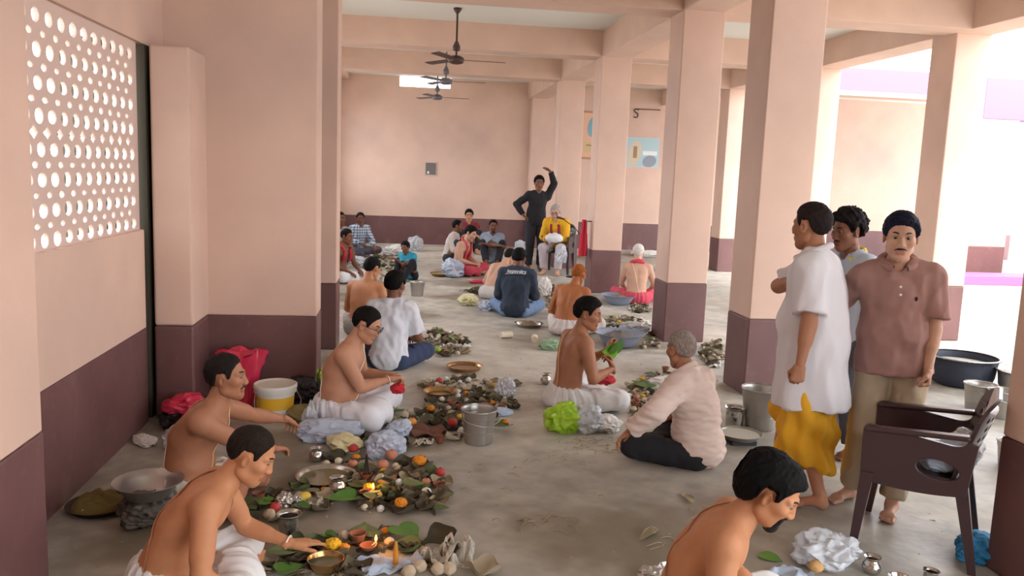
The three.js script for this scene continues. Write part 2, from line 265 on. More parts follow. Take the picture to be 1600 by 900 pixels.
function torsoPrims(J, e = 0, belly = 0, build = 1) {
  const s = 0.7, w = build;
  return [
    [ell(J.pel, 0.158 * w + e, 0.115 + e, 0.118 * w + e + belly * 0.3, J.B0), 0.05],
    [ell(J.waist.clone().addScaledVector(J.a1[2], 0.006 + belly * 0.7), 0.138 * w + e + belly * 0.5, 0.13 + e, 0.098 * w + e + belly, J.B1), 0.06],
    [ell(J.mid.clone().addScaledVector(J.a2[1], 0.03), 0.148 * w + e, 0.13 + e, 0.104 * w + e + belly * 0.4, J.B2), 0.06],
    [ell(J.chest.clone().addScaledVector(J.a2[1], 0.02), 0.163 * w + e, 0.13 + e, 0.106 * w + e, J.B2), 0.05],
    [cone(J.ls.clone().lerp(J.rs, 0.12), J.rs.clone().lerp(J.ls, 0.12), 0.055 + e, 0.055 + e), 0.05],
    [cone(J.neck.clone().addScaledVector(J.a2[1], 0.01), J.ls.clone().lerp(J.neck, 0.25), 0.05 + e, 0.048 + e), 0.04],
    [cone(J.neck.clone().addScaledVector(J.a2[1], 0.01), J.rs.clone().lerp(J.neck, 0.25), 0.05 + e, 0.048 + e), 0.04],
  ];
}
function bodyGeometry(J, cell, o) {
  const b = o.build || 1, P = torsoPrims(J, 0, o.belly || 0, b);
  P.push([cone(J.neck, J.skull.clone().addScaledVector(J.ah[1], -0.03).addScaledVector(J.ah[2], -0.022), 0.058 * b, 0.053), 0.03]);
  if (!o.plain) for (const t of [-1, 1]) { P.push([ell(J.chest.clone().addScaledVector(J.a2[0], t * 0.075).addScaledVector(J.a2[1], 0.03).addScaledVector(J.a2[2], 0.066), 0.075, 0.055, 0.034, J.B2), 0.03]); P.push([ell(J.chest.clone().addScaledVector(J.a2[0], t * 0.085).addScaledVector(J.a2[1], 0.02).addScaledVector(J.a2[2], -0.072), 0.058, 0.085, 0.034, J.B2), 0.03]); }
  const arms = [[J.ls, J.le, J.lw], [J.rs, J.re, J.rw]], legs = [[J.lhip, J.lkn, J.lan], [J.rhip, J.rkn, J.ran]];
  for (const [s, e, w] of arms) { P.push([ell(s, 0.06 * b, 0.06 * b, 0.06 * b), 0.035], [cone(s, e, 0.05 * b, 0.039 * b), 0.02], [cone(s.clone().lerp(e, 0.25), s.clone().lerp(e, 0.7), 0.049 * b, 0.046 * b), 0.02], [cone(e, w, 0.038 * b, 0.0255), 0.015], [cone(e.clone().lerp(w, 0.12), e.clone().lerp(w, 0.45), 0.041 * b, 0.036 * b), 0.015]); }
  for (const [h, k, a] of legs) { P.push([cone(h, k, 0.083 * b, 0.055), 0.03], [cone(k, a, 0.052, 0.035), 0.02], [cone(k.clone().lerp(a, 0.15), k.clone().lerp(a, 0.5), 0.053, 0.048), 0.02]); }
  const f = fieldFor(P, cell, 0.03);
  if (!o.plain) {   // spine furrow
    f.sub(cone(J.waist.clone().addScaledVector(J.a1[2], -0.122 * b), J.chest.clone().addScaledVector(J.a2[1], 0.06).addScaledVector(J.a2[2], -0.13 * b), 0.016, 0.016), 0.04);
  }
  f.cut((x, y) => 0.004 - y); J.field = f; return skinTone(f.mesh(), o.seed || 1);
}
function footMatrix(J, a, k, o, left) {
  const d = a.clone().sub(k).normalize(); let z;
  if (J.q.footFlat) { z = V(left ? J.q.lfd || [0.25, 0, 1] : J.q.rfd || [-0.25, 0, 1]).normalize(); return new THREE.Matrix4().makeBasis(V(0, 1, 0).cross(z).normalize(), V(0, 1, 0), z).setPosition(a); }
  z = V(left ? -0.5 : 0.5, -0.12, 0.75).normalize(); const y = d.clone().multiplyScalar(-1); y.addScaledVector(z, -y.dot(z)).normalize(); const up = V(0, 0.8, 0); y.lerp(up, 0.2).addScaledVector(z, -y.dot(z)).normalize();
  return new THREE.Matrix4().makeBasis(y.clone().cross(z).normalize(), y, z).setPosition(a.clone());
}
const hairMats = new Map();
function hairMat(c) { if (!hairMats.has(c)) hairMats.set(c, new THREE.MeshPhysicalMaterial({ color: c, roughness: 0.7, specularIntensity: 0.22, vertexColors: true, side: THREE.DoubleSide })); return hairMats.get(c); }
const skinMats = new Map();
function skinMat(c) { if (!skinMats.has(c)) skinMats.set(c, new THREE.MeshPhysicalMaterial({ color: c, roughness: 0.52, vertexColors: true, specularIntensity: 0.5, side: THREE.DoubleSide })); return skinMats.get(c); }
const eyeWhite = std(0x85756b, 0.4), eyeDark = std(0x1b100b, 0.25), eyeGeo = new THREE.SphereGeometry(0.0112, 14, 10), irisGeo = new THREE.SphereGeometry(0.0072, 12, 8);
function browGeometry(s) { return ( new THREE.TubeGeometry(new THREE.CatmullRomCurve3([V(s * 0.013, 0.032, 0.0905), V(s * 0.032, 0.0375, 0.0815), V(s * 0.05, 0.031, 0.0645)]), 8, 0.0042, 5)); }
let browG;
function flatFloor(g) { const p = g.attributes.position; for (let i = 0; i < p.count; i++) if (p.getY(i) < 0.003) p.setY(i, 0.003); return g; }

function person(o) {
  const yw = (o.yaw || 0) * RAD, sz = o.size || 1;
  for (const k of ['lh', 'rh', 'lf', 'rf']) if (o[k + 'W']) { const d = V(o[k + 'W']).sub(V(o.pos)).applyAxisAngle(V(0, 1, 0), -yw).divideScalar(sz); o[k] = d.toArray(); }
  const cell = o.cell || 0.012, J = skeleton(o), root = thing('person', o.label, 'person', o.pos, (o.yaw || 0) * RAD);
  const s = o.size || 1; root.scale.setScalar(s);
  const skin = skinMat(o.skin || 0x8a5638), list = [bodyGeometry(J, cell, o)];
  const hs = o.headSize || 1.1, hm = J.BH.clone().setPosition(J.skull.clone().addScaledVector(J.ah[1], 0.012)).scale(V(hs, hs, hs)); list.push(headGeometry(o.faceW || 1, cell > 0.013 ? 0.006 : 0.004).clone().applyMatrix4(hm));
  const hand = (e, w, left) => {
    const fore = w.clone().sub(e).normalize(), dir = V((left ? o.lhd : o.rhd) || fore.toArray()).normalize(), palm = V((left ? o.lpalm : o.rpalm) || [0, -1, 0]);
    if (Math.abs(palm.dot(dir)) > 0.93) palm.set(left ? -1 : 1, 0, 0.3);
    const y = palm.clone().multiplyScalar(-1); y.addScaledVector(dir, -y.dot(dir)).normalize(); const x = y.clone().cross(dir).normalize();
    list.push(handGeometry((left ? o.lhand : o.rhand) || 'relaxed', left).clone().applyMatrix4(new THREE.Matrix4().makeBasis(x, y, dir).setPosition(w)));
  };
  hand(J.le, J.lw, true); hand(J.re, J.rw, false);
  if (!o.shoes) for (const [k, a, left] of [[J.lkn, J.lan, true], [J.rkn, J.ran, false]]) { const fg = footGeometry().clone(); if (!left) { } fg.applyMatrix4(footMatrix(J, a, k, o, left)); list.push(flatFloor(fg)); }
  const keep = list.map((g) => { for (const k of Object.keys(g.attributes)) if (!['position', 'normal', 'color'].includes(k)) g.deleteAttribute(k); return g; });
  part('body', mergeGeometries(keep), skin, root);
  const put = (name, g, m, label) => { const x = part(name, g.clone().applyMatrix4(hm), m, root, label); return x; };
  if (o.hair) put('hair', hairGeometry(o.hair, o.faceW || 1), hairMat(o.hairColor || 0x15110f), o.hairLabel);
  if (o.beard) put('beard', beardGeometry(o.beard === 'full'), std(o.beardColor || o.hairColor || 0x17110e, 0.8));
  if (o.face !== false) {
    browG = browG || [browGeometry(-1), browGeometry(1)]; for (const b of browG) put('eyebrow', b, std(o.browColor || 0x1d1512, 0.8));
    for (const t of [-1, 1]) { const e = part('eye', eyeGeo.clone().translate(t * 0.031, 0.011, 0.0725).applyMatrix4(hm), eyeWhite, root); part('iris', irisGeo.clone().translate(t * 0.0305, 0.0095, 0.0782).applyMatrix4(hm), eyeDark, e); }
  }
  if (o.glasses) { const ring = (t) => new THREE.TorusGeometry(0.021, 0.0022, 6, 20).translate(t * 0.032, 0.009, 0.106); put('spectacles', merge([ring(-1), ring(1), tube([[-0.011, 0.012, 0.107], [0, 0.015, 0.11], [0.011, 0.012, 0.107]], 0.002, 6, 5), tube([[-0.053, 0.012, 0.105], [-0.08, 0.014, 0.04], [-0.084, 0.012, -0.012]], 0.0022, 8, 5), tube([[0.053, 0.012, 0.105], [0.08, 0.014, 0.04], [0.084, 0.012, -0.012]], 0.0022, 8, 5)]), std(0x16110f, 0.35)); }
  for (const c of o.clothes || []) c(J, root, cell, o);
  root.updateMatrixWorld(); camera.updateMatrixWorld(); camera.updateProjectionMatrix();
  if (globalThis.DEBUGP) { const pr = (v) => { const q = root.localToWorld(v.clone()).project(camera); return Math.round((q.x + 1) * 800) + ',' + Math.round((1 - q.y) * 450); }; console.log((o.id || '?') + ' skull ' + pr(J.skull) + ' top ' + pr(J.skull.clone().addScaledVector(J.ah[1], 0.125)) + ' LS ' + pr(J.ls) + ' RS ' + pr(J.rs) + ' LE ' + pr(J.le) + ' RE ' + pr(J.re) + ' LW ' + pr(J.lw) + ' RW ' + pr(J.rw) + ' LK ' + pr(J.lkn) + ' RK ' + pr(J.rkn) + ' LA ' + pr(J.lan) + ' RA ' + pr(J.ran) + ' pel ' + pr(J.pel)); }
  return Object.assign(root, { J });
}
// ---- clothes: each returns a function that adds a part to the person
const cloth = (color, roughness = 0.88) => new THREE.MeshPhysicalMaterial({ color, roughness, sheen: 0.25, sheenRoughness: 0.6, sheenColor: new THREE.Color(color).multiplyScalar(0.5), side: THREE.DoubleSide });
function shirt(color, c = {}) {
  return (J, root, cell, o) => {
    const e = c.off ?? 0.02, b = o.build || 1, P = torsoPrims(J, e, o.belly || 0, b), sl = c.sleeve ?? 0.75;
    for (const [s, el, w] of [[J.ls, J.le, J.lw], [J.rs, J.re, J.rw]]) {
      P.push([ell(s, 0.058 * b + e, 0.058 * b + e, 0.058 * b + e), 0.035]);
      if (sl <= 1) P.push([cone(s, s.clone().lerp(el, sl), 0.05 * b + e, 0.05 * b + e * 1.25, { flatB: true }), 0.02]);
      else { P.push([cone(s, el, 0.056 * b + e, 0.046 * b + e), 0.02], [cone(el, el.clone().lerp(w, (sl - 1)), 0.046 * b + e, 0.034 + e, { flatB: true }), 0.015]); }
    }
    if (c.tail) { const d = c.tailDir ? V(c.tailDir) : J.a0[1].clone().multiplyScalar(-1), end = J.pel.clone().addScaledVector(d, c.tail); P.push([cone(J.waist, end, 0.16 * b + e, (c.tailR ?? 0.2) * b, { ax: c.tailAx ? V(c.tailAx) : J.a0[2], s: c.tailS ?? 0.72, flatB: true }), 0.05]); }
    const f = fieldFor(P, cell, 0.03);
    f.sub(cone(J.neck.clone().addScaledVector(J.a2[1], 0.045), J.skull, 0.066, 0.1), 0.012);
    const n = J.a2[2].clone().multiplyScalar(0.8).addScaledVector(J.a2[1], 0.6); const v0 = J.neck.clone().addScaledVector(n, 0.085); f.sub(ell(v0, 0.04, 0.05, 0.06, J.B2), 0.01);
    f.cut((x, y) => 0.006 - y);
    if (!c.tail || c.cutHem) { const hp = J.pel.clone().addScaledVector(J.a0[1], -(c.hem ?? 0.09)), up = J.a0[1]; f.cut((x, y, z) => y < hp.y + 0.3 && Math.hypot(x - hp.x, z - hp.z) < 0.3 ? (hp.x - x) * up.x + (hp.y - y) * up.y + (hp.z - z) * up.z : -1); }
    const g = ruffle(f.mesh(), c.fold ?? 0.012, c.fx ?? 9, c.fy ?? 6, c.fz ?? 9, c.seed ?? 1, 0.5);
    const m = c.material || cloth(color); if (c.uv) c.uv(g, J);
    const sp = part(c.name || 'shirt', flatFloor(g), m, root, c.label);
    if (c.collar) { const r = 0.07 * (o.build || 1) + 0.016, pts = []; for (let i = 0; i <= 18; i++) { const a = (i / 18) * Math.PI * 1.76 + Math.PI * 0.62; pts.push(J.neck.clone().addScaledVector(J.a2[0], Math.cos(a) * r * 1.05).addScaledVector(J.a2[2], Math.sin(a) * r * 1.0 + 0.008).addScaledVector(J.a2[1], 0.038 - 0.028 * Math.sin(a))); } part('collar', tube(pts, 0.021, 34, 8), m, sp); if (c.placket) { const q = J.neck.clone().addScaledVector(J.a2[2], 0.1), at = (dy, dx) => { const p = J.neck.clone().addScaledVector(J.a2[1], -0.05 - dy).addScaledVector(J.a2[0], dx || 0); let d = 0.3; while (d > 0 && f.at(p.x + J.a2[2].x * d, p.y + J.a2[2].y * d, p.z + J.a2[2].z * d) > 0) d -= 0.003; return p.addScaledVector(J.a2[2], d + 0.008); }; for (const dy of [0.03, 0.075]) { const b = at(dy); part('button', new THREE.SphereGeometry(0.008, 10, 8).scale(1, 1, 0.5).translate(b.x, b.y, b.z), std(0xe8e0d8, 0.5), sp); } const e = at(0.1, 0.085); part('chest_emblem', new THREE.SphereGeometry(0.012, 8, 6).scale(0.7, 1.1, 0.35).translate(e.x, e.y, e.z), std(0x3a2a2c, 0.8), sp); } }
  };
}
function trousers(color, c = {}) {
  return (J, root, cell, o) => {
    const e = c.off ?? 0.022, P = [torsoPrims(J, c.hip ?? 0.01, (o.belly || 0) * 0.5, o.build || 1)[0]];
    for (const [h, k, a] of [[J.lhip, J.lkn, J.lan], [J.rhip, J.rkn, J.ran]]) P.push([cone(h, k, 0.086 + e, 0.062 + e), 0.03], [cone(k, k.clone().lerp(a, c.end ?? 0.94), 0.06 + e, 0.048 + e, { flatB: true }), 0.02]);
    const f = fieldFor(P, cell, 0.03); f.cut((x, y) => 0.005 - y);
    const top = J.pel.clone().addScaledVector(J.a0[1], c.top ?? 0.075), up = J.a0[1]; f.cut((x, y, z) => Math.hypot(x - top.x, z - top.z) < 0.26 && y > top.y - 0.15 && Math.hypot(x - J.lkn.x, y - J.lkn.y, z - J.lkn.z) > 0.14 && Math.hypot(x - J.rkn.x, y - J.rkn.y, z - J.rkn.z) > 0.14 ? (x - top.x) * up.x + (y - top.y) * up.y + (z - top.z) * up.z : -1);
    part(c.name || 'trousers', flatFloor(ruffle(f.mesh(), c.fold ?? 0.01, 9, 7, 9, c.seed ?? 4, 0.5)), cloth(color), root, c.label);
  };
}
function drapeFolds(g, J, amp, seed) {               // pleats that fan out from the waist
  const p = g.attributes.position, n = g.attributes.normal, t0 = J.pel;
  for (let i = 0; i < p.count; i++) { const x = p.getX(i), y = p.getY(i), z = p.getZ(i), dx = x - t0.x, dz = z - t0.z, a = Math.atan2(dx, dz), r = Math.hypot(dx, dz), q = noise(x * 5 + seed, y * 5, z * 5); const d = amp * (Math.sin(a * 15 + 5 * q + seed) * 0.6 + Math.sin(a * 37 + r * 9 + 7 * q) * 0.3) * Math.min(1, r / 0.14) + 0.016 * q + 0.006 * (0.3 - Math.abs(noise(x * 11, y * 16 + seed, z * 11))); p.setXYZ(i, x + n.getX(i) * d, y + n.getY(i) * d, z + n.getZ(i) * d); }
  g.computeVertexNormals(); return g;
}
function dhoti(color, c = {}) {                      // cloth wound round hips and folded legs
  return (J, root, cell, o) => {
    const e = c.off ?? 0.022, bw = o.build || 1, P = [[ell(J.pel, 0.16 * bw + e, 0.118 + e, 0.122 * bw + e, J.B0), 0.05]];
    const legs = [[J.lhip, J.lkn, J.lan], [J.rhip, J.rkn, J.ran]];
    for (const [h, k, a] of legs) { P.push([cone(h, h.clone().lerp(k, c.thigh ?? 1), 0.09 + e, 0.068 + e), 0.04]); if ((c.shin ?? 0.75) > 0) P.push([cone(k, k.clone().lerp(a, c.shin ?? 0.75), 0.06 + e, 0.055 + e), 0.04]); }
    if (c.drape !== 0) { const m = J.lkn.clone().add(J.rkn).multiplyScalar(0.5); P.push([cone(J.pel.clone().add(V(0, -0.03, 0.1)), V(m.x, Math.max(0.06, m.y * 0.55), m.z), 0.1, 0.09), 0.09]); }
    if (c.tailBack) P.push([ell(J.pel.clone().addScaledVector(J.a0[2], -0.1).add(V(0, -0.06, 0)), 0.17, 0.06, 0.09), 0.05]);
    const f = fieldFor(P, cell, 0.04); f.cut((x, y) => 0.005 - y);
    const top = J.pel.clone().addScaledVector(J.a0[1], c.top ?? 0.0755), up = J.a0[1]; f.cut((x, y, z) => Math.hypot(x - top.x, z - top.z) < 0.24 && y > top.y - 0.12 ? (x - top.x) * up.x + (y - top.y) * up.y + (z - top.z) * up.z : -1);
    part(c.name || 'dhoti', flatFloor(drapeFolds(f.mesh(), J, c.fold ?? 0.009, c.seed ?? 9)), cloth(color), root, c.label);
  };
}
function wrap(color, c = {}) {                       // standing wrapped cloth: waist to shin
  return (J, root, cell) => {
    const lo = V(J.pel.x + (c.dx || 0), c.bottom ?? 0.3, J.pel.z + (c.dz || 0)), P = [[ell(J.pel, 0.19, 0.15, 0.16, J.B0), 0.05], [cone(J.pel, lo, 0.19, c.r ?? 0.235, { ax: V(0, 0, 1), s: 0.82, flatB: true }), 0.05]];
    for (const [h, k] of [[J.lhip, J.lkn], [J.rhip, J.rkn]]) P.push([cone(h, k, 0.12, 0.11), 0.06]);
    const f = fieldFor(P, cell, 0.05);
    if (c.slant) f.cut((x, y, z) => (c.slantY ?? 0.45) + c.slant * x - y - (c.slantZ || 0) * z);
    if (c.slant2) f.cut((x, y, z) => (c.slantY2 ?? 0.45) - c.slant2 * x - y);
    const inner = new Float32Array(f.f.length); for (let i = 0; i < inner.length; i++) if (f.f[i] < -0.045) f.f[i] = Math.max(f.f[i], -0.05);
    const g = f.mesh(), p = g.attributes.position, n = g.attributes.normal;
    for (let i = 0; i < p.count; i++) { const x = p.getX(i), y = p.getY(i), z = p.getZ(i), a = Math.atan2(x, z); const t = Math.max(0, Math.min(1, (0.95 - y) / 0.4)); const d = t * (0.011 * Math.sin(a * 11 + y * 5 + 2 * noise(x * 4, y * 4, z * 4)) + 0.014 * Math.sin((y * 26 + a * 3.2 + 2 * noise(x * 3, y * 3, z * 3))) + 0.02 * noise(x * 9, y * 4, z * 9)); p.setXYZ(i, x + n.getX(i) * d, y + n.getY(i) * d, z + n.getZ(i) * d); }
    g.computeVertexNormals(); part(c.name || 'dhoti', g, cloth(color), root, c.label);
  };
}
function scarf(color, c = {}) {                      // thick cloth round the neck with optional hanging ends
  return (J, root) => {
    const pts = []; for (let i = 0; i <= 16; i++) { const a = i / 16 * Math.PI * 1.5 + Math.PI * 0.75; pts.push(J.neck.clone().addScaledVector(J.a2[0], Math.cos(a) * 0.098).addScaledVector(J.a2[2], Math.sin(a) * 0.09 + 0.012).addScaledVector(J.a2[1], 0.012 - 0.02 * Math.sin(a))); }
    const list = [ruffle(tube(pts, c.r ?? 0.028, 30, 8), 0.01, 20, 20, 20, 3)];
    if (c.ends) for (const t of [-1, 1]) { const a = pts[t < 0 ? 16 : 0]; const q = []; for (let i = 0; i <= 6; i++) { const y = i / 6; q.push(J.neck.clone().addScaledVector(J.a2[0], t * lerp(0.07, 0.085, y)).addScaledVector(J.a2[1], -0.02 - y * c.ends).addScaledVector(J.a2[2], 0.1 + 0.05 * Math.sin(y * 2.4))); } list.push(ruffle(tube(q, 0.026, 16, 7), 0.008, 20, 8, 20, 5)); }
    part(c.name || 'scarf', merge(list), cloth(color), root, c.label);
  };
}
function thread(color = 0xd9c9a4, c = {}) {           // sacred cord over one shoulder, found by marching out to the skin
  return (J, root) => {
    const t = c.right ? -1 : 1, top = J.neck.clone().addScaledVector(J.a2[0], t * 0.085).addScaledVector(J.a2[1], -0.012), bot = J.waist.clone().addScaledVector(J.a1[0], -t * (c.hip ?? 0.1)).addScaledVector(J.a1[1], c.drop ?? -0.03);
    const mid = top.clone().lerp(bot, 0.5), ax = bot.clone().sub(top), L = ax.length() / 2, fwd = J.a2[2].clone().addScaledVector(ax.clone().normalize(), -J.a2[2].dot(ax.clone().normalize())).normalize(); ax.normalize();
    const pts = []; for (let i = 0; i < 44; i++) { const a = i / 44 * Math.PI * 2, dir = ax.clone().multiplyScalar(Math.cos(a) * L).addScaledVector(fwd, Math.sin(a) * 0.16).normalize(); let r = 0.02, p = mid.clone(); while (r < 0.45) { p = mid.clone().addScaledVector(dir, r); if (J.field.at(p.x, p.y, p.z) > 0.003) break; r += 0.004; } pts.push(p); }
    part('sacred_thread', tube(pts, c.r ?? 0.0045, 110, 5, true), std(color, 0.9), root);
  };
}
function bangle(color, left = true) { return (J, root) => { const [e, w] = left ? [J.le, J.lw] : [J.re, J.rw]; const d = w.clone().sub(e).normalize(), g = new THREE.TorusGeometry(0.031, 0.005, 6, 20); g.applyQuaternion(new THREE.Quaternion().setFromUnitVectors(V(0, 0, 1), d)); const p = w.clone().addScaledVector(d, -0.02); g.translate(p.x, p.y, p.z); part('wrist_thread', g, std(color, 0.8), root); }; }
// ---------------------------------------------------------------- surfaces
const plasterA = fbm(512, 6, 3, 6), plasterB = fbm(512, 3, 21, 3), grime = fbm(512, 5, 41, 5), fineG = fbm(512, 40, 51, 3);
const creamTex = texture(512, (i) => { const k = 1 + (plasterA[i] - 0.5) * 0.10 + (plasterB[i] - 0.5) * 0.09; const y = (plasterB[i] - 0.5) * 10; return [209 * k + y * 0.2, 179 * k, 162 * k - y * 0.5]; }, 2.6);
const creamBump = texture(512, (i) => { const k = 128 + (fineG[i] - 0.5) * 90 + (plasterA[i] - 0.5) * 120; return [k, k, k]; }, 2.6, false);
const dadoTex = texture(512, (i) => { const k = 1 + (plasterA[i] - 0.5) * 0.22; const s = Math.max(0, grime[i] - 0.58) * 2.6 + Math.max(0, fineG[i] - 0.66) * 0.7; return [lerp(109 * k, 150, s), lerp(75 * k, 136, s), lerp(73 * k, 124, s)]; }, 2.0);
const M = {
  cream: std(0xffffff, 0.78, { map: creamTex, bumpMap: creamBump, bumpScale: 0.003 }),
  dado: std(0xffffff, 0.52, { map: dadoTex, bumpMap: creamBump, bumpScale: 0.003 }),
  ceiling: std(0xe2e0d8, 0.9, { bumpMap: creamBump, bumpScale: 0.003 }),
  purple: std(0x8b6b98, 0.7), pinkStep: std(0xa0628f, 0.7), lattice: std(0xd6beb2, 0.9, { bumpMap: creamBump, bumpScale: 0.006 }),
  dampShade: std(0x4a4438, 0.95, { bumpMap: creamBump, bumpScale: 0.006 }),  // dark tone paints in the shade of the pier gap, along with damp staining
  darkMetal: std(0x3a2620, 0.45, { metalness: 0.3 }), greyMetal: std(0x8c8a88, 0.5, { metalness: 0.4 }),
};
// cement floor: patches, damp stains, scuffs
const FS = 2048, floorA = fbm(FS, 5, 77, 7), floorB = fbm(FS, 14, 91, 5), floorC = fbm(FS, 90, 99, 3), floorD = fbm(FS, 3, 123, 4);
const floorTex = texture(FS, (i) => {
  let k = 1 + (floorA[i] - 0.5) * 0.6 + (floorC[i] - 0.5) * 0.3; const st = Math.max(0, Math.min(1, (floorB[i] - 0.5) * 6)) * Math.max(0, Math.min(1, (floorD[i] - 0.42) * 4.5)); const pale = Math.max(0, Math.min(1, (floorA[i] - 0.57) * 7)) * 0.35;
  let r = 174 * k, g = 168 * k, b = 156 * k; r = lerp(r, 112, st * 0.7); g = lerp(g, 100, st * 0.7); b = lerp(b, 82, st * 0.7); r = lerp(r, 192, pale); g = lerp(g, 188, pale); b = lerp(b, 178, pale);
  return [r, g, b];
}, 11);
const floorRough = texture(512, (i) => { const k = 150 + (grime[i] - 0.5) * 190; return [k, k, k]; }, 3.1, false);
const floorBump = texture(512, (i) => { const k = 128 + (fineG[i] - 0.5) * 130 + (plasterA[i] - 0.5) * 90; return [k, k, k]; }, 1.7, false);
M.floor = std(0xffffff, 0.9, { map: floorTex, roughnessMap: floorRough, bumpMap: floorBump, bumpScale: 0.004 });
M.yard = std(0xb9b4aa, 0.9, { bumpMap: floorBump, bumpScale: 0.004 });

const struct = (name, g, m, parent) => { const o = new THREE.Mesh(g, m); o.name = parent ? name : numbered(name); o.castShadow = o.receiveShadow = true; if (!parent) o.userData.kind = 'structure'; (parent || scene).add(o); return o; };
const structGroup = (name) => { const o = new THREE.Group(); o.name = numbered(name); o.userData.kind = 'structure'; scene.add(o); return o; };
const DADO = 0.66, SLAB = 3.95, BEAM = 3.57, XL = -1.73, ZF = -20.2;
function faced(name, x0, x1, z0, z1, y1 = SLAB, r = 0.012, y0 = 0) {    // cream wall or pillar with a painted brown dado
  const g = structGroup(name);
  struct('plaster', box(x0, x1, DADO, y1, z0, z1, r), M.cream, g);
  struct('dado', box(x0 - 0.003, x1 + 0.003, y0, DADO, z0 - 0.003, z1 + 0.003, r), M.dado, g); return g;
}
// floor, yard outside, ceiling
struct('floor', box(-1.95, 6.9, -0.2, 0, -20.4, 3.2), M.floor);
struct('floor_veranda', box(6.9, 16, -0.2, 0, -20.4, -15.4), M.floor);
struct('ground_courtyard', box(6.9, 16, -0.22, -0.02, -15.4, 12), M.yard);
struct('ground_outside', box(-30, -1.95, -0.3, -0.1, -40, 30), M.yard);
struct('ground_front', box(-1.95, 6.9, -0.3, -0.1, 3.2, 30), M.yard);
struct('ceiling', box(-1.95, 6.7, SLAB, SLAB + 0.15, -20.4, 3.2), M.ceiling);
struct('ceiling_veranda', box(6.72, 16, SLAB, SLAB + 0.15, -20.4, -16.27), M.ceiling);
// walls
const wl = structGroup('wall_left');
struct('dado', box(-1.95, XL, 0, DADO, -5.83, -3.3), M.dado, wl);
struct('plaster', box(-1.95, XL, DADO, 1.33, -5.83, -3.3, 0.008), M.cream, wl);
struct('lintel', box(-1.95, XL, 2.55, SLAB, -6.4, -3.3), M.cream, wl);
struct('damp_shade_recess', box(-2.25, -2.05, 0, 2.55, -6.4, -5.75), M.dampShade, wl); struct('damp_shade_recess', box(-2.1, -1.73, 0, 2.55, -6.4, -5.915), M.dampShade, wl); struct('damp_shade_recess', box(-2.1, -1.95, 0, 2.55, -5.83, -5.7), M.dampShade, wl);  // slot beside the pier: gap shade put into the colour, plus damp
struct('plaster', box(-1.95, XL, DADO, 1.33, -20.4, -6.4), M.cream, wl); struct('plaster', box(-1.95, XL, 3.2, SLAB, -20.4, -6.4), M.cream, wl);
for (const [a, b] of [[-8.9, -6.4], [-12.95, -12.1], [-16.4, -15.6], [-20.4, -19.6]]) struct('plaster', box(-1.95, XL, 1.33, 3.2, a, b), M.cream, wl);
struct('dado', box(-1.95, XL + 0.003, 0, DADO, -20.4, -6.4), M.dado, wl);
for (const [n, a, b] of [[2, -12.1, -8.9], [3, -15.6, -12.95], [4, -19.6, -16.4]]) { const w = structGroup('added_window_' + n); for (let i = 0; i <= 6; i++) struct('mullion', box(-1.86, -1.82, 1.33, 3.2, lerp(a, b - 0.04, i / 6), lerp(a, b - 0.04, i / 6) + 0.04), M.lattice, w); for (const y of [1.33, 2.25, 3.16]) struct('rail', box(-1.86, -1.82, y, y + 0.04, a, b), M.lattice, w); }  // unseen windows added in the far bays to brighten the far end
faced('pillar_window_side', -1.95, -1.475, -3.55, 3.2, SLAB, 0.012);
faced('pillar_window_corner', -1.70, -1.44, -6.4, -5.9, 2.55, 0.02);
faced('wall_cross', -1.95, -0.65, -6.68, -6.35, BEAM + 0.05, 0.012);
faced('pillar', -1.95, -0.65, -8.6, -8.2, BEAM + 0.05, 0.012);
faced('pillar', -1.95, -1.45, -12.95, -12.49, BEAM + 0.05, 0.012);
struct('unseen_wall_front', box(-1.95, 2.2, 0, SLAB, 2.6, 2.8), M.cream);  // unseen wall behind the camera, added and sized to hold back light
// far wall with a high ventilator opening
const wb = structGroup('wall_back');
struct('plaster', box(-1.95, 16, DADO, 3.72, ZF - 0.2, ZF), M.cream, wb);
struct('plaster', box(-1.95, -0.18, 3.72, SLAB, ZF - 0.2, ZF), M.cream, wb);
struct('plaster', box(1.02, 16, 3.72, SLAB, ZF - 0.2, ZF), M.cream, wb);
struct('dado', box(-1.95, 16, 0, DADO, ZF - 0.2, ZF + 0.003), M.dado, wb);
faced('pillar_back_wall', 2.96, 3.5, ZF, ZF + 0.3, SLAB, 0.012);
// free-standing pillars: rows x = 2.88 and x = 6.2
for (const [x0, x1, z] of [[2.82, 3.28, -3.0], [2.88, 3.34, -6.54], [2.88, 3.34, -8.77], [2.88, 3.34, -12.49], [2.88, 3.34, -15.8], [6.2, 6.64, -3.0], [6.2, 6.64, -9.05], [6.2, 6.64, -12.4], [6.2, 6.64, -15.8]]) faced('pillar', x0, x1, z - 0.46, z, BEAM + 0.03, 0.014);
// beams
for (const z of [-3.0, -6.54, -8.8, -12.49, -15.8]) struct('beam_cross', box(XL, 6.64, BEAM, SLAB + 0.02, z - 0.46, z, 0.01), M.cream);
for (const x of [2.88, 6.2]) struct('beam_long', box(x, x + 0.45, BEAM + 0.004, SLAB + 0.02, -20.2, 3.1, 0.01), M.cream);
struct('beam_window_side', box(XL, -1.35, BEAM + 0.25, SLAB + 0.02, -20.2, -6.5, 0.01), M.cream);
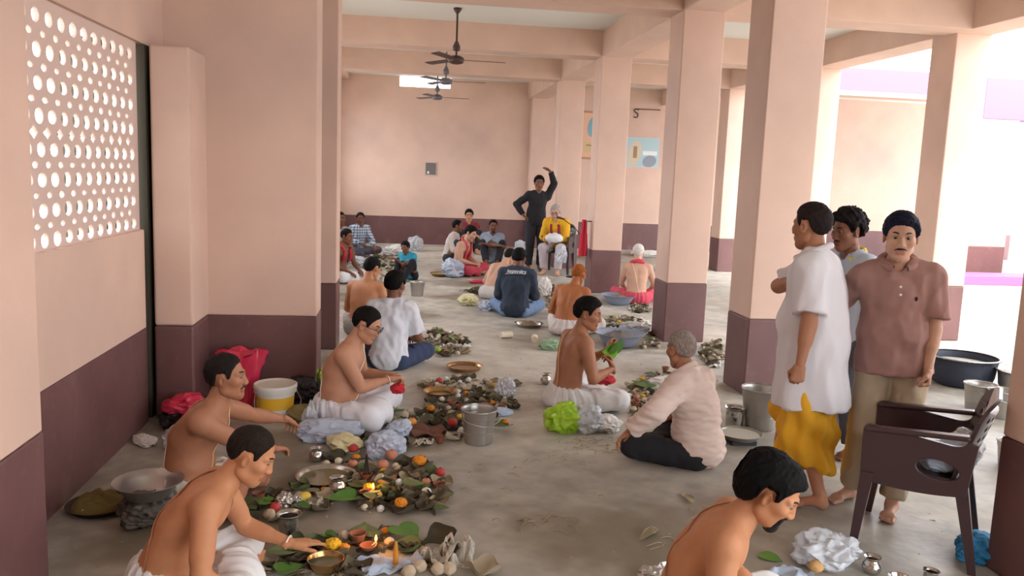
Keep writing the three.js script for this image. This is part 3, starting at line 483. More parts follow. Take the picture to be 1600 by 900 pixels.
// veranda across the courtyard, with its purple fascia
const vf = structGroup('trim_fascia');
struct('fascia', box(6.68, 11.5, 3.66, 4.1, -16.25, -15.8), M.purple, vf);
struct('fascia', box(11.52, 16, 3.25, 4.05, -16.25, -15.7), M.purple, vf);
struct('soffit', box(6.68, 11.5, 3.57, 3.66, -16.25, -15.8), M.cream, vf);
faced('pillar_veranda', 11.35, 12.35, -16.2, -15.72, 3.25, 0.014);
struct('wall_right', box(14.2, 14.4, 0, 3.2, -15.7, 12), M.cream);
struct('trim_step', box(10.7, 13.6, -0.02, 0.16, -15.4, -14.7, 0.01), M.pinkStep);
// pierced lattice window in the left wall: rows of oval holes, small ones between, a joint row of diamonds
{
  const win = structGroup('added_window_1'), z0 = -5.84, z1 = -3.4, cz = 0.152, W = z1 - z0, y0 = 1.325, Hh = 1.235;
  const sh = new THREE.Shape([[0, 0], [W, 0], [W, Hh], [0, Hh]].map((p) => new THREE.Vector2(...p)));
  const hole = (x, y, rx, ry, n, ph = 0) => { if (x - rx < 0.006 || x + rx > W - 0.006 || y - ry < 0.004 || y + ry > Hh - 0.004) return; const h = new THREE.Path(); for (let i = 0; i <= n; i++) { const a = -i / n * Math.PI * 2 + ph; const X = x + rx * Math.cos(a), Y = y + ry * Math.sin(a); i ? h.lineTo(X, Y) : h.moveTo(X, Y); } sh.holes.push(h); };
  const rows = [0.053, 0.2, 0.352, 0.5, 0.662, 0.818, 0.975, 1.135], j = () => rr(-0.003, 0.003);
  for (let r = 0; r < rows.length; r++) for (let c = 0; c < 16; c++) { const x = 0.115 + c * cz + (r > 3 ? 0.01 : 0); hole(x, rows[r], 0.05 + j(), 0.04 + j(), 12); if (r < 7 && r !== 3) hole(x + cz / 2, (rows[r] + rows[r + 1]) / 2, 0.034 + j(), 0.021 + j(), 8); if (r === 3) hole(x + cz / 2, 0.581, 0.048 + j(), 0.036 + j(), 4); }
  const g = new THREE.ExtrudeGeometry(sh, { depth: 0.02, bevelEnabled: true, bevelSize: 0.003, bevelThickness: 0.003, bevelSegments: 1, curveSegments: 4 });
  g.rotateY(-Math.PI / 2); g.translate(-1.765, y0, z0); uvWorld(g); struct('lattice_panel', g, M.lattice, win);
}
// ---------------------------------------------------------------- printed cloth
function uvBody(g) { const p = g.attributes.position, uv = new Float32Array(p.count * 2); for (let i = 0; i < p.count; i++) { uv[2 * i] = Math.atan2(p.getX(i), p.getZ(i)) * 0.2; uv[2 * i + 1] = p.getY(i); } g.setAttribute('uv', new THREE.BufferAttribute(uv, 2)); }
function checkCloth() { const t = texture(64, (i, x, y) => { const a = (x % 32) < 12 ? 1 : 0, b = (y % 32) < 12 ? 1 : 0; return a + b === 2 ? [62, 78, 112] : a + b ? [136, 152, 176] : [205, 214, 220]; }, 0.12); return std(0xffffff, 0.9, { map: t }); }
function backPrint() {     // white script lettering that follows the back of the shirt
  return (J, root) => {
    const c = document.createElement('canvas'); c.width = 512; c.height = 128; const x = c.getContext('2d'); x.fillStyle = '#2c3848'; x.fillRect(0, 0, 512, 128);
    x.fillStyle = '#e4e8ea'; x.font = 'italic bold 84px serif'; x.textAlign = 'center'; x.fillText('Superdry', 262, 84); x.strokeStyle = '#e4e8ea'; x.lineWidth = 7; x.beginPath(); x.moveTo(40, 108); x.bezierCurveTo(150, 92, 330, 100, 470, 78); x.stroke();
    const t = new THREE.CanvasTexture(c); t.colorSpace = THREE.SRGBColorSpace; const g = new THREE.PlaneGeometry(0.34, 0.1, 24, 8), p = g.attributes.position;
    const sh = root.children.find((m) => m.name === 'printed_shirt'); const pos = sh.geometry.attributes.position;
    for (let i = 0; i < p.count; i++) {
      const u = -p.getX(i), v = p.getY(i); const o = J.chest.clone().addScaledVector(J.a2[0], u).addScaledVector(J.a2[1], v + 0.085); let best = 0;
      for (let k = 0; k < pos.count; k++) { const q = V(pos.getX(k), pos.getY(k), pos.getZ(k)).sub(o); if (Math.abs(q.dot(J.a2[0])) < 0.02 && Math.abs(q.dot(J.a2[1])) < 0.02) best = Math.max(best, -q.dot(J.a2[2])); }
      o.addScaledVector(J.a2[2], -best - 0.004); p.setXYZ(i, o.x, o.y, o.z);
    }
    g.computeVertexNormals(); part('chest_lettering', g, std(0xffffff, 0.9, { map: t }), root, 'white script lettering').name = 'back_lettering';
  };
}
// ---------------------------------------------------------------- the people
const SK = { tan: 0xba886c, brown: 0xa37155, dark: 0x7e5440, fair: 0xc29880, warm: 0xbe8560 };
person({ id: 'A', label: 'shirtless man bending forward over leaf bowls in the near corner, wearing a wrist thread', pos: [-0.96, 0, -3.36], yaw: 97, pose: 'cross', hairColor: 0x33291f, belly: 0.015, size: 0.9, lean: 32, slouch: 12, twist: -4, head: [0, 28, 0], cell: 0.01, skin: SK.warm, build: 1.08,
  lhW: [-0.46, 0.16, -3.52], lhd: [0.3, -0.1, 0.9], lhand: 'open', rhW: [-0.62, 0.1, -3.2], rp: [-0.9, -0.2, -0.5], rhand: 'relaxed', hair: 'crop', hairColor: 0x231b17, clothes: [dhoti(0xe2e2e2, { thigh: 0.95 }), thread(0xa9714f, { right: false }), bangle(0xe8d8c8, true)] });
person({ id: 'B', label: 'shirtless man seated by the white paint bucket, gazing aside with forearms on his knees', pos: [-1.14, 0, -4.42], yaw: 84, pose: 'cross', hairColor: 0x2b2421, size: 0.905, lean: 14, slouch: 24, head: [6, 0, 0], cell: 0.01, skin: SK.brown, build: 1.13, belly: 0.03,
  lhW: [-0.62, 0.27, -4.95], lhd: [1, -0.6, 0.2], rhW: [-0.56, 0.16, -4.62], rhand: 'relaxed', rhd: [0.8, -0.2, 0.4], hair: 'short', hairColor: 0x1f1917, beard: 'm', beardColor: 0x2b211c, clothes: [dhoti(0xcfc8bb, { thigh: 0.45, shin: 0, drape: 0 }), thread(0xd0b48c)] });
person({ id: 'C', label: 'shirtless man with spectacles and a white dhoti looking down at his hands', pos: [-0.47, 0, -5.87], yaw: 78, pose: 'cross', size: 0.925, lean: 12, slouch: 14, head: [-2, 24, 0], cell: 0.01, skin: SK.tan, build: 1.12, belly: 0.045, glasses: true,
  lhW: [-0.1, 0.3, -6.0], rhW: [-0.08, 0.31, -5.82], lhand: 'grip', rhand: 'grip', hair: 'short', hairColor: 0x14100f, clothes: [dhoti(0xdcdde2, { off: 0.03 }), thread(0xe6dcc6), bangle(0xe0cdbd, false)] });
person({ id: 'D', label: 'man in a plain white T-shirt and jeans seen from behind', pos: [-0.12, 0, -7.42], yaw: 168, pose: 'cross', build: 1.06, size: 0.94, lean: 9, slouch: 12, head: [-14, 10, 0], cell: 0.012, skin: SK.dark, face: false,
  lh: [0.12, 0.24, 0.36], rh: [-0.16, 0.24, 0.34], hair: 'full', hairColor: 0x120e0d, clothes: [shirt(0xd9dce4, { off: 0.026, sleeve: 0.8, hem: 0.13, fold: 0.022, label: 'white T-shirt' }), trousers(0x33415f, {})] });
person({ id: 'E', label: 'shirtless man with his bare back turned, seated close to the wall pier', pos: [-0.44, 0, -8.95], yaw: 158, pose: 'cross', build: 1.12, size: 0.92, lean: 13, slouch: 14, head: [-18, 18, 0], cell: 0.012, skin: SK.warm, face: false, hair: 'short', hairColor: 0x121110, clothes: [dhoti(0xa9a39b)] });
person({ id: 'F', label: 'child in a turquoise shirt squatting with folded arms', pos: [0.12, 0, -13.62], yaw: -38, pose: 'kneesup', size: 0.7, lean: 16, slouch: 12, head: [8, 12, 0], cell: 0.014, skin: SK.dark, lh: [-0.13, 0.47, 0.36], rh: [0.15, 0.45, 0.4], hair: 'full', hairColor: 0x100d0d, clothes: [shirt(0x2f93ab, { sleeve: 0.7, off: 0.028 }), trousers(0x191820)] });
person({ id: 'G', label: 'man in a blue and white checked shirt against the far wall', pos: [-0.95, 0, -17.5], yaw: 28, pose: 'cross', size: 0.93, lean: 6, slouch: 10, head: [-18, 4, 0], cell: 0.016, skin: SK.dark, lh: [0.2, 0.2, 0.4], rh: [-0.1, 0.26, 0.34], hair: 'short', hairColor: 0x131010, clothes: [shirt(0x9fb0bf, { sleeve: 1.85, off: 0.026, hem: 0.13, material: checkCloth(), uv: uvBody }), trousers(0x555566)] });
person({ id: 'H', label: 'person with a red scarf half hidden behind the wall pier', pos: [-1.02, 0, -13.3], yaw: 52, pose: 'cross', size: 0.9, lean: 10, head: [6, 10, 0], cell: 0.015, skin: SK.dark, hair: 'short', hairColor: 0x131010, clothes: [dhoti(0xd6d5d6), scarf(0xb02b3a, { ends: 0.2 })] });
person({ id: 'H2', label: 'dark haired person sitting deepest in the corner behind the wall pier', pos: [-1.3, 0, -16.2], yaw: 40, pose: 'cross', lean: 6, head: [10, 0, 0], cell: 0.018, skin: SK.dark, hair: 'short', hairColor: 0x131010, clothes: [shirt(0xa89c98, { hem: 0.13 }), trousers(0x44404a)] });
person({ id: 'I', label: 'man in a pale shirt squatting sideways before the dark red shirt', pos: [0.88, 0, -16.4], yaw: 74, pose: 'kneesup', size: 0.9, lean: 14, slouch: 8, head: [10, 2, 0], cell: 0.016, skin: SK.dark, lh: [0.1, 0.42, 0.4], rh: [-0.1, 0.34, 0.36], hair: 'short', hairColor: 0x131010, beard: 'm', clothes: [shirt(0xc6bab2, { sleeve: 1.7, off: 0.024 }), trousers(0x39383f)] });
person({ id: 'J', label: 'young man in a dark red shirt leaning on the far wall', pos: [1.42, 0, -18.5], yaw: 6, pose: 'kneesup', lean: -2, slouch: 6, head: [-8, 0, 0], cell: 0.016, skin: SK.tan, hair: 'full', hairColor: 0x131010, clothes: [shirt(0x7a2530, { off: 0.024 }), trousers(0x24222a)] });
person({ id: 'K', label: 'shirtless man with a red scarf and red dhoti looking down', pos: [0.96, 0, -14.5], yaw: 58, pose: 'cross', build: 1.06, size: 0.95, lean: 12, slouch: 12, head: [-4, 22, 0], cell: 0.014, skin: SK.fair, lh: [0.06, 0.24, 0.34], rh: [-0.06, 0.22, 0.34], lhand: 'grip', rhand: 'grip', hair: 'full', hairColor: 0x100d0d, clothes: [dhoti(0xb23a4a), scarf(0xc24a52, { ends: 0.28 })] });
person({ id: 'L', label: 'bearded man in a pale blue shirt sitting with arms folded over raised knees', pos: [1.74, 0, -16.35], yaw: -6, pose: 'kneesup', size: 0.94, lean: 12, slouch: 10, head: [4, 2, 0], cell: 0.015, skin: SK.dark, lh: [-0.16, 0.44, 0.42], rh: [0.16, 0.42, 0.46], hair: 'short', hairColor: 0x131010, beard: 'full', clothes: [shirt(0x8f9aa8, { off: 0.026 }), trousers(0x24232b)] });
person({ id: 'M', label: 'standing man all in black with one arm raised and one hand on his hip', pos: [2.44, 0, -15.42], yaw: 4, pose: 'stand', lean: 2, slouch: 4, side: 3, head: [-6, 2, 0], cell: 0.015, skin: SK.dark, lhW: [2.66, 1.86, -15.35], lp: [1, 0.3, 0], lhd: [-0.8, 0.6, 0.2], rhW: [2.2, 1.02, -15.36], rp: [-1, 0, -0.4], rhd: [0.8, -0.5, 0.1], hair: 'full', hairColor: 0x100d0d, shoes: false, clothes: [shirt(0x17151b, { sleeve: 1.9, off: 0.018, tail: 0.08, tailR: 0.185 }), trousers(0x24232b)] });
person({ id: 'N', label: 'grey haired man in a bright yellow shirt seated behind the microphone', pos: [2.8, 0, -15.02], yaw: -26, pose: 'chair', size: 0.97, lean: 14, slouch: 14, head: [4, 22, 0], cell: 0.014, skin: SK.fair, lh: [-0.02, 0.66, 0.26], rh: [-0.1, 0.62, 0.28], glasses: true, hair: 'short', hairColor: 0xa39a94, clothes: [shirt(0xdca51c, { sleeve: 1.7, off: 0.028, hem: 0.12, fold: 0.018 }), trousers(0xb9aeb2, { end: 0.9 }), scarf(0x8c2438, { r: 0.02, ends: 0.3, label: 'dark red stole' })] });
person({ id: 'O', label: 'man in a dark navy T-shirt with white script across the back', pos: [1.4, 0, -10.26], yaw: 166, pose: 'cross', size: 0.935, lean: 13, slouch: 13, head: [-8, 20, 0], cell: 0.012, skin: SK.dark, face: false, build: 1.08, lh: [0.1, 0.22, 0.36], rh: [-0.12, 0.22, 0.36], hair: 'full', hairColor: 0x0f0d0d, clothes: [shirt(0x2c3848, { off: 0.03, sleeve: 1.1, hem: 0.14, fold: 0.02, name: 'printed_shirt' }), trousers(0x6f86a8, {}), backPrint()] });
person({ id: 'P', label: 'shaven headed bare backed man bending forward in a white dhoti', pos: [1.84, 0, -9.12], yaw: 146, pose: 'cross', build: 1.12, size: 0.91, lean: 20, slouch: 16, head: [-8, 24, 0], cell: 0.012, skin: 0xb06f48, face: false, hair: 'crop', hairColor: 0x9a5a2c, clothes: [dhoti(0xd9d0cc, { tailBack: true })] });
person({ id: 'X', label: 'bare shouldered man mostly hidden beyond the navy T-shirt', pos: [1.24, 0, -11.7], yaw: 130, pose: 'cross', size: 0.9, lean: 34, slouch: 16, head: [0, 30, 0], cell: 0.014, skin: SK.fair, face: false, hair: 'crop', hairColor: 0x201814, clothes: [dhoti(0xc9c4be)] });
person({ id: 'Q', label: 'young shirtless man holding a green leaf cup up in both hands', pos: [1.28, 0, -6.2], yaw: 104, pose: 'cross', size: 0.93, lean: 8, slouch: 10, head: [-34, 10, 0], cell: 0.01, skin: SK.brown, build: 1.08, lhW: [1.63, 0.44, -6.3], rhW: [1.61, 0.34, -6.08], lhand: 'grip', rhand: 'grip', lhd: [0.6, 0.6, 0.3], rhd: [0.5, 0.8, -0.1], rpalm: [0.2, 0.2, -1], lpalm: [0.2, 0, 1], lp: [0.5, -0.9, -0.2], rp: [-0.5, -0.9, -0.2], hair: 'full', hairColor: 0x120f0e, faceW: 0.96, clothes: [dhoti(0xd9d8d8, { shin: 0.1, thigh: 0.9, tailBack: true }), thread(0xd9a574, { hip: 0.02, r: 0.005 })] });
person({ id: 'R', label: 'bare backed white haired man with a red cloth round his neck', pos: [3.33, 0, -11.5], yaw: 168, pose: 'cross', build: 1.12, size: 0.91, lean: 8, slouch: 10, head: [-6, 8, 0], cell: 0.013, skin: SK.fair, face: false, hair: 'short', hairColor: 0xc9c2ba, rh: [-0.24, 0.2, 0.34], clothes: [dhoti(0xc44a5a), scarf(0xc23d50, { r: 0.032 }), thread(0xe8d8bc, { hip: 0.02 })] });
person({ id: 'S', label: 'grey haired man in a pale pink long sleeved shirt sitting with his back turned', pos: [1.9, 0, -4.9], yaw: -138, pose: 'cross', size: 0.915, lean: 14, slouch: 12, head: [-22, 8, 0], cell: 0.01, skin: SK.brown, face: false, build: 1.07, belly: 0.03, lhW: [1.4, 0.24, -4.82], rh: [-0.2, 0.22, 0.36], lp: [0.8, 0.2, -0.6], hair: 'short', hairColor: 0x8d817a, clothes: [shirt(0xd3beb2, { off: 0.03, sleeve: 1.85, hem: 0.15, fold: 0.017, fx: 6, fy: 17, fz: 6, collar: 1 }), trousers(0x17161c, { off: 0.026 })] });
person({ id: 'T', label: 'standing man in a white kurta over a yellow dhoti, back turned', pos: [2.3, 0, -4.32], yaw: -128, pose: 'stand', size: 0.965, lean: 3, slouch: 6, head: [-24, 4, 0], cell: 0.011, skin: SK.brown, face: false, build: 1.12, belly: 0.05, lhW: [2.1, 0.8, -4.08], lhand: 'fist', lp: [0.3, -0.2, -1], rh: [0.02, 1.3, 0.14], rp: [-1, -0.2, 0.5], lf: [0.1, 0.078, -0.12], rf: [-0.1, 0.078, 0.18], hair: 'short', hairColor: 0x241d1c, clothes: [shirt(0xd6d3d6, { off: 0.03, sleeve: 0.86, tail: 0.34, tailR: 0.23, tailS: 0.85, fold: 0.022, fx: 7, fy: 2.5, fz: 7, name: 'kurta', collar: 1 }), wrap(0xdca321, { bottom: 0.13, slant: 0.35, slantY: 0.2, r: 0.2 })] });
person({ id: 'U', label: 'curly haired man with a yellow scarf hidden behind the white kurta', pos: [2.98, 0, -5.12], yaw: -78, pose: 'stand', size: 0.93, lean: 4, head: [0, 8, 0], cell: 0.013, skin: SK.dark, rh: [-0.2, 1.05, 0.35], hair: 'wavy', hairColor: 0x171313, beard: 'm', clothes: [shirt(0xb4c0cf, { sleeve: 0.8, tail: 0.2, tailR: 0.21 }), trousers(0x4a4a52), scarf(0xd8c22c, { r: 0.022 })] });
person({ id: 'V', label: 'man in a mauve polo shirt and khaki trousers facing the camera', pos: [2.725, 0, -4.23], yaw: -24, pose: 'stand', size: 0.945, lean: 1, slouch: 5, side: -4, head: [-4, 6, 0], cell: 0.01, skin: SK.fair, build: 1.08, belly: 0.035, lhW: [2.8, 0.78, -4.02], lhand: 'fist', lp: [1, 0, -0.2], rhW: [2.53, 0.9, -4.56], rp: [-1, 0, -0.6], rf: [-0.16, 0.078, -0.02], lf: [0.05, 0.078, 0.14], rfd: [-0.75, 0, 0.7], lfd: [-0.3, 0, 1], hair: 'full', hairColor: 0x1a1c2c, beard: 'm', clothes: [shirt(0x9c776e, { off: 0.026, sleeve: 0.86, tail: 0.1, tailR: 0.2, tailS: 0.8, fold: 0.018, collar: 1, placket: 1, name: 'polo_shirt' }), trousers(0xa8977e, { off: 0.024, fold: 0.014 })] });
person({ id: 'W', label: 'shirtless black haired bearded man in the nearest foreground, head bowed', pos: [1.09, 0, -2.93], yaw: 66, pose: 'cross', size: 0.93, lean: 20, slouch: 18, head: [-6, 30, 0], cell: 0.009, skin: SK.warm, build: 1.14, hair: 'long', hairColor: 0x0d0b0c, beard: 'full', clothes: [dhoti(0xd8d7d6), thread(0xb58460, { r: 0.0035 })] });
// ---------------------------------------------------------------- vessels, leaves, fruit, bags
const scratch = texture(256, (i, x, y) => { const k = 150 + (fineG[(y * 2 % 512) * 512 + (x * 7 % 512)] - 0.5) * 120; return [k, k, k]; }, 0.2, false);
const MP = {
  steel: std(0xb9b5ae, 0.32, { metalness: 0.92, roughnessMap: scratch }), dullSteel: std(0xa8a49d, 0.6, { metalness: 0.75, roughnessMap: scratch }), brass: std(0xb08c5c, 0.4, { metalness: 0.85, roughnessMap: scratch }),
  enamel: std(0x8c97ab, 0.4, { metalness: 0.15 }), iron: std(0x343844, 0.6, { metalness: 0.4 }), clay: std(0x7c4c38, 0.9), clayPale: std(0x946048, 0.9),
  leafBrown: [0x5f5542, 0x504737, 0x6e634c, 0x494634].map((c) => std(c, 0.75)), leafDry: [0x9a8c70, 0x887b60, 0xaa9d85].map((c) => std(c, 0.85)), leafGreen: [0x4c7a2a, 0x3e6a24, 0x5b8c33].map((c) => std(c, 0.5)), leafDull: [0x57643a, 0x6a7548, 0x4a5534].map((c) => std(c, 0.7)),
  marigold: std(0xd98a1e, 0.8), marigoldYellow: std(0xe6b422, 0.8), red: std(0xb03432, 0.55), peach: std(0xb87a5e, 0.6), lemon: std(0xc9b03a, 0.5), lime: std(0x9cc23c, 0.5), orange: std(0xd88a2e, 0.55), rice: std(0xbfae95, 0.95), white: std(0xdedcd8, 0.8),
  bagWhite: new THREE.MeshPhysicalMaterial({ color: 0xdfe3e8, roughness: 0.2, transmission: 0.4, thickness: 0, side: THREE.DoubleSide }), bagBlue: new THREE.MeshPhysicalMaterial({ color: 0xc4cedf, roughness: 0.22, transmission: 0.3, thickness: 0, side: THREE.DoubleSide }),
  bagGreen: new THREE.MeshPhysicalMaterial({ color: 0xa9d32f, roughness: 0.24, transmission: 0.2, thickness: 0, side: THREE.DoubleSide }), bagPink: new THREE.MeshPhysicalMaterial({ color: 0xd2304f, roughness: 0.35, transmission: 0.12, thickness: 0, side: THREE.DoubleSide }), bagCream: std(0xcfc69a, 0.6), bagBlack: std(0x17161b, 0.45),
  leafBright: std(0x74c22e, 0.5), foil: std(0xc3c3c0, 0.28, { metalness: 0.95 }), cream: std(0xd8cdb4, 0.85), water: new THREE.MeshPhysicalMaterial({ color: 0x6d6a4d, roughness: 0.08, clearcoat: 0.5 }), milk: std(0xb9b7a8, 0.35), chair: new THREE.MeshPhysicalMaterial({ color: 0x3a2628, roughness: 0.34, clearcoat: 0.25, clearcoatRoughness: 0.4, side: THREE.DoubleSide }), blueCloth: std(0x2f7fae, 0.8), greyBlue: std(0xaebccf, 0.85), black: std(0x151317, 0.6), straw: std(0xa8977a, 0.95), stalk: std(0x5a4a2c, 0.9),
};
const cache = new Map(); const once = (k, f) => { if (!cache.has(k)) cache.set(k, f()); return cache.get(k); };
const wall = (pts, t) => { const out = pts.map((p) => [p[0], p[1]]); for (let i = pts.length - 1; i >= 0; i--) out.push([Math.max(0.0005, pts[i][0] - t), pts[i][1] + (i === 0 ? t : 0)]); return out; };
const vesselGeo = {
  lota: () => lathe(wall([[0.001, 0], [0.032, 0], [0.05, 0.012], [0.062, 0.035], [0.06, 0.06], [0.045, 0.082], [0.038, 0.092], [0.04, 0.1], [0.056, 0.112], [0.058, 0.115]], 0.003), 32),
  tumbler: () => lathe(wall([[0.001, 0], [0.044, 0], [0.047, 0.004], [0.05, 0.06], [0.05, 0.085], [0.046, 0.1], [0.05, 0.108], [0.06, 0.116], [0.062, 0.119]], 0.003), 32),
  bucket: () => lathe(wall([[0.001, 0.008], [0.098, 0.008], [0.1, 0], [0.108, 0], [0.111, 0.012], [0.128, 0.16], [0.13, 0.17], [0.133, 0.175], [0.135, 0.205], [0.143, 0.215], [0.146, 0.222], [0.143, 0.226]], 0.004), 40),
  bucketRing: () => { const g = new THREE.TorusGeometry(0.119, 0.0022, 5, 40); g.rotateX(Math.PI / 2); g.translate(0, 0.075, 0); return g; },
  bowl: () => lathe(wall([[0.001, 0], [0.045, 0], [0.07, 0.015], [0.085, 0.045], [0.092, 0.07], [0.098, 0.073]], 0.003), 32),
  parat: () => lathe(wall([[0.001, 0], [0.128, 0], [0.142, 0.008], [0.158, 0.036], [0.17, 0.04], [0.173, 0.043]], 0.004), 44),
  basin: () => lathe(wall([[0.001, 0], [0.14, 0], [0.18, 0.015], [0.235, 0.1], [0.262, 0.142], [0.29, 0.15], [0.294, 0.156]], 0.005), 48),
  cauldron: () => lathe(wall([[0.001, 0], [0.2, 0], [0.255, 0.03], [0.28, 0.1], [0.29, 0.2], [0.3, 0.255], [0.325, 0.265], [0.33, 0.275], [0.325, 0.28]], 0.006), 48),
  clayCup: () => lathe(wall([[0.001, 0], [0.022, 0], [0.026, 0.02], [0.033, 0.045], [0.037, 0.05]], 0.004), 18),
  diya: () => warp(lathe(wall([[0.001, 0], [0.022, 0], [0.034, 0.01], [0.04, 0.022], [0.041, 0.025]], 0.005), 20), (x, y, z) => [x * (1 + (x > 0 ? 6 * x * Math.max(0, 1 - Math.abs(z) / 0.02) : 0)), y, z]),
};
const VG = (k) => once('v' + k, () => { const g = vesselGeo[k](); g.computeVertexNormals(); return g; });
function vessel(kind, mat, label, category, pos, s = 1, turn = 0, group, opt = {}) {
  const names = { lota: 'water_pot', tumbler: 'steel_pot', bucket: 'steel_bucket', bowl: 'steel_bowl', parat: 'metal_plate', basin: 'wash_basin', cauldron: 'cooking_cauldron' };
  const o = thing(opt.name || names[kind], label, category, pos, turn, group); o.scale.set(s * (opt.sx || 1), s * (opt.sy || 1), s * (opt.sx || 1));
  part('body', VG(kind), mat, o);
  if (kind === 'bucket') { part('hoop', VG('bucketRing'), mat, o); const h = tube([[0.145, 0.2, 0], [0.155, 0.17, 0.08], [0.0, 0.135, 0.148], [-0.155, 0.17, 0.08], [-0.145, 0.2, 0]], 0.0035, 24, 6); part('handle', h, mat, o); for (const t of [-1, 1]) part('ear', box(t * 0.14 - 0.006, t * 0.14 + 0.006, 0.175, 0.208, -0.014, 0.014, 0.003), mat, o); }
  if (opt.fill) { const [y, r, m] = opt.fill; const g = new THREE.CircleGeometry(r, 36); g.rotateX(-Math.PI / 2); g.translate(0, y, 0); part(opt.fillName || 'liquid', g, m, o, opt.fillLabel); }
  if (opt.heap) { const [y, r, h, m] = opt.heap; const g = new THREE.SphereGeometry(1, 26, 12, 0, Math.PI * 2, 0, Math.PI / 2); warp(g, (X, Y, Z) => { const n = 1 + 0.35 * noise(X * 5, Y * 5, Z * 5 + s * 9); return [X * r, Y * h * n + 0.25 * h * noise(X * 9, 3, Z * 9), Z * r]; }); g.translate(0, y, 0); part('contents', g, m, o); }
  if (kind === 'cauldron' && opt.ears !== false) for (const t of [-1, 1]) part('handle', tube([[t * 0.3, 0.22, -0.06], [t * 0.37, 0.24, -0.05], [t * 0.37, 0.24, 0.05], [t * 0.3, 0.22, 0.06]], 0.009, 14, 6), mat, o);
  return o;
}
const leafBowlGeo = (v) => once('lb' + v, () => { const R = 0.062, g = new THREE.SphereGeometry(1, 22, 9, 0, Math.PI * 2, Math.PI * 0.5, Math.PI * 0.5); warp(g, (x, y, z) => { const a = Math.atan2(z, x), r = Math.hypot(x, z), k = 1 + 0.1 * Math.sin(a * 4 + v) + 0.09 * noise(x * 2 + v * 3, y, z * 2); return [x * R * k, 0.036 + y * 0.034 + (r > 0.8 ? 0.012 * Math.sin(a * 3 + v * 2) * (r - 0.8) * 5 : 0), z * R * k]; }); const h = g.clone(); warp(h, (x, y, z) => [x * 0.94, y + 0.0025, z * 0.94]); return merge([g, h]); });
const leafPlateGeo = (v) => once('lp' + v, () => { const g = new THREE.CylinderGeometry(0.1, 0.085, 0.006, 26, 1); warp(g, (x, y, z) => { const a = Math.atan2(z, x), r = Math.hypot(x, z) / 0.1; const k = 1 + 0.09 * Math.sin(a * 6 + v * 1.7) + 0.1 * noise(x * 20 + v, 1, z * 20); return [x * k, y + 0.006 + r * r * (0.012 + 0.014 * Math.sin(a * 5 + v)), z * k]; }); return g; });
function heartLeafGeo(v) { return once('hl' + v, () => { const s = new THREE.Shape(); s.moveTo(0, -0.012); s.bezierCurveTo(0.03, -0.045, 0.075, -0.02, 0.06, 0.03); s.bezierCurveTo(0.05, 0.065, 0.02, 0.085, 0, 0.115); s.bezierCurveTo(-0.02, 0.085, -0.05, 0.065, -0.06, 0.03); s.bezierCurveTo(-0.075, -0.02, -0.03, -0.045, 0, -0.012); const g = new THREE.ExtrudeGeometry(s, { depth: 0.0016, bevelEnabled: false, curveSegments: 8 }); g.rotateX(-Math.PI / 2); const b = [0.6, 1.1, 0.25][v % 3]; return warp(mergeVertices(g, 1e-5).toNonIndexed(), (x, y, z) => [x, y + 0.004 + Math.abs(x) * 0.35 * b + 0.9 * b * (z + 0.03) ** 2 * 3, z]); }); }
const dryLeafGeo = (v) => once('dl' + v, () => { const s = new THREE.Shape(); s.moveTo(0, -0.07); s.quadraticCurveTo(0.045, -0.01, 0, 0.08); s.quadraticCurveTo(-0.045, -0.01, 0, -0.07); const g = new THREE.ExtrudeGeometry(s, { depth: 0.0015, bevelEnabled: false, curveSegments: 7 }); g.rotateX(-Math.PI / 2); return warp(g, (x, y, z) => [x, y + 0.003 + 0.02 * Math.abs(noise(x * 30 + v * 5, 0, z * 18)) + Math.abs(x) * 0.5, z + 0.01 * Math.sin(x * 30 + v)]); });
const fruitGeo = once('fruit', () => { const g = new THREE.SphereGeometry(0.036, 20, 14); return warp(g, (x, y, z) => { const r = Math.hypot(x, z) / 0.036; return [x, 0.034 + y * 0.92 - 0.008 * Math.max(0, 1 - r * 2.2) * Math.sign(y), z]; }); });
const stemGeo = once('stem', () => { const g = new THREE.CylinderGeometry(0.0016, 0.0022, 0.016, 6); g.translate(0.001, 0.066, 0); return g; });
const lemonGeo = once('lemon', () => { const g = new THREE.SphereGeometry(0.026, 16, 12); return warp(g, (x, y, z) => { const t = Math.abs(x) / 0.026; return [x * (1.18 + 0.22 * t ** 4), 0.025 + y * 0.95, z]; }); });
const marigoldGeo = (v) => once('mg' + v, () => { const g = new THREE.IcosahedronGeometry(0.03, 4); return warp(g, (x, y, z) => { const n = V(x, y, z).normalize(), k = 1 + 0.24 * noise(n.x * 6 + v, n.y * 6, n.z * 6) + 0.16 * noise(n.x * 13, n.y * 13 + v, n.z * 13); return [x * k, Math.max(0.002, 0.02 + y * 0.72 * k), z * k]; }); });
const lumpGeo = (v) => once('lu' + v, () => { const g = new THREE.IcosahedronGeometry(0.028, 3); return warp(g, (x, y, z) => { const k = 1 + 0.16 * noise(x * 50 + v * 4, y * 50, z * 50); return [x * k, Math.max(0.001, 0.024 + y * 0.9 * k), z * k]; }); });
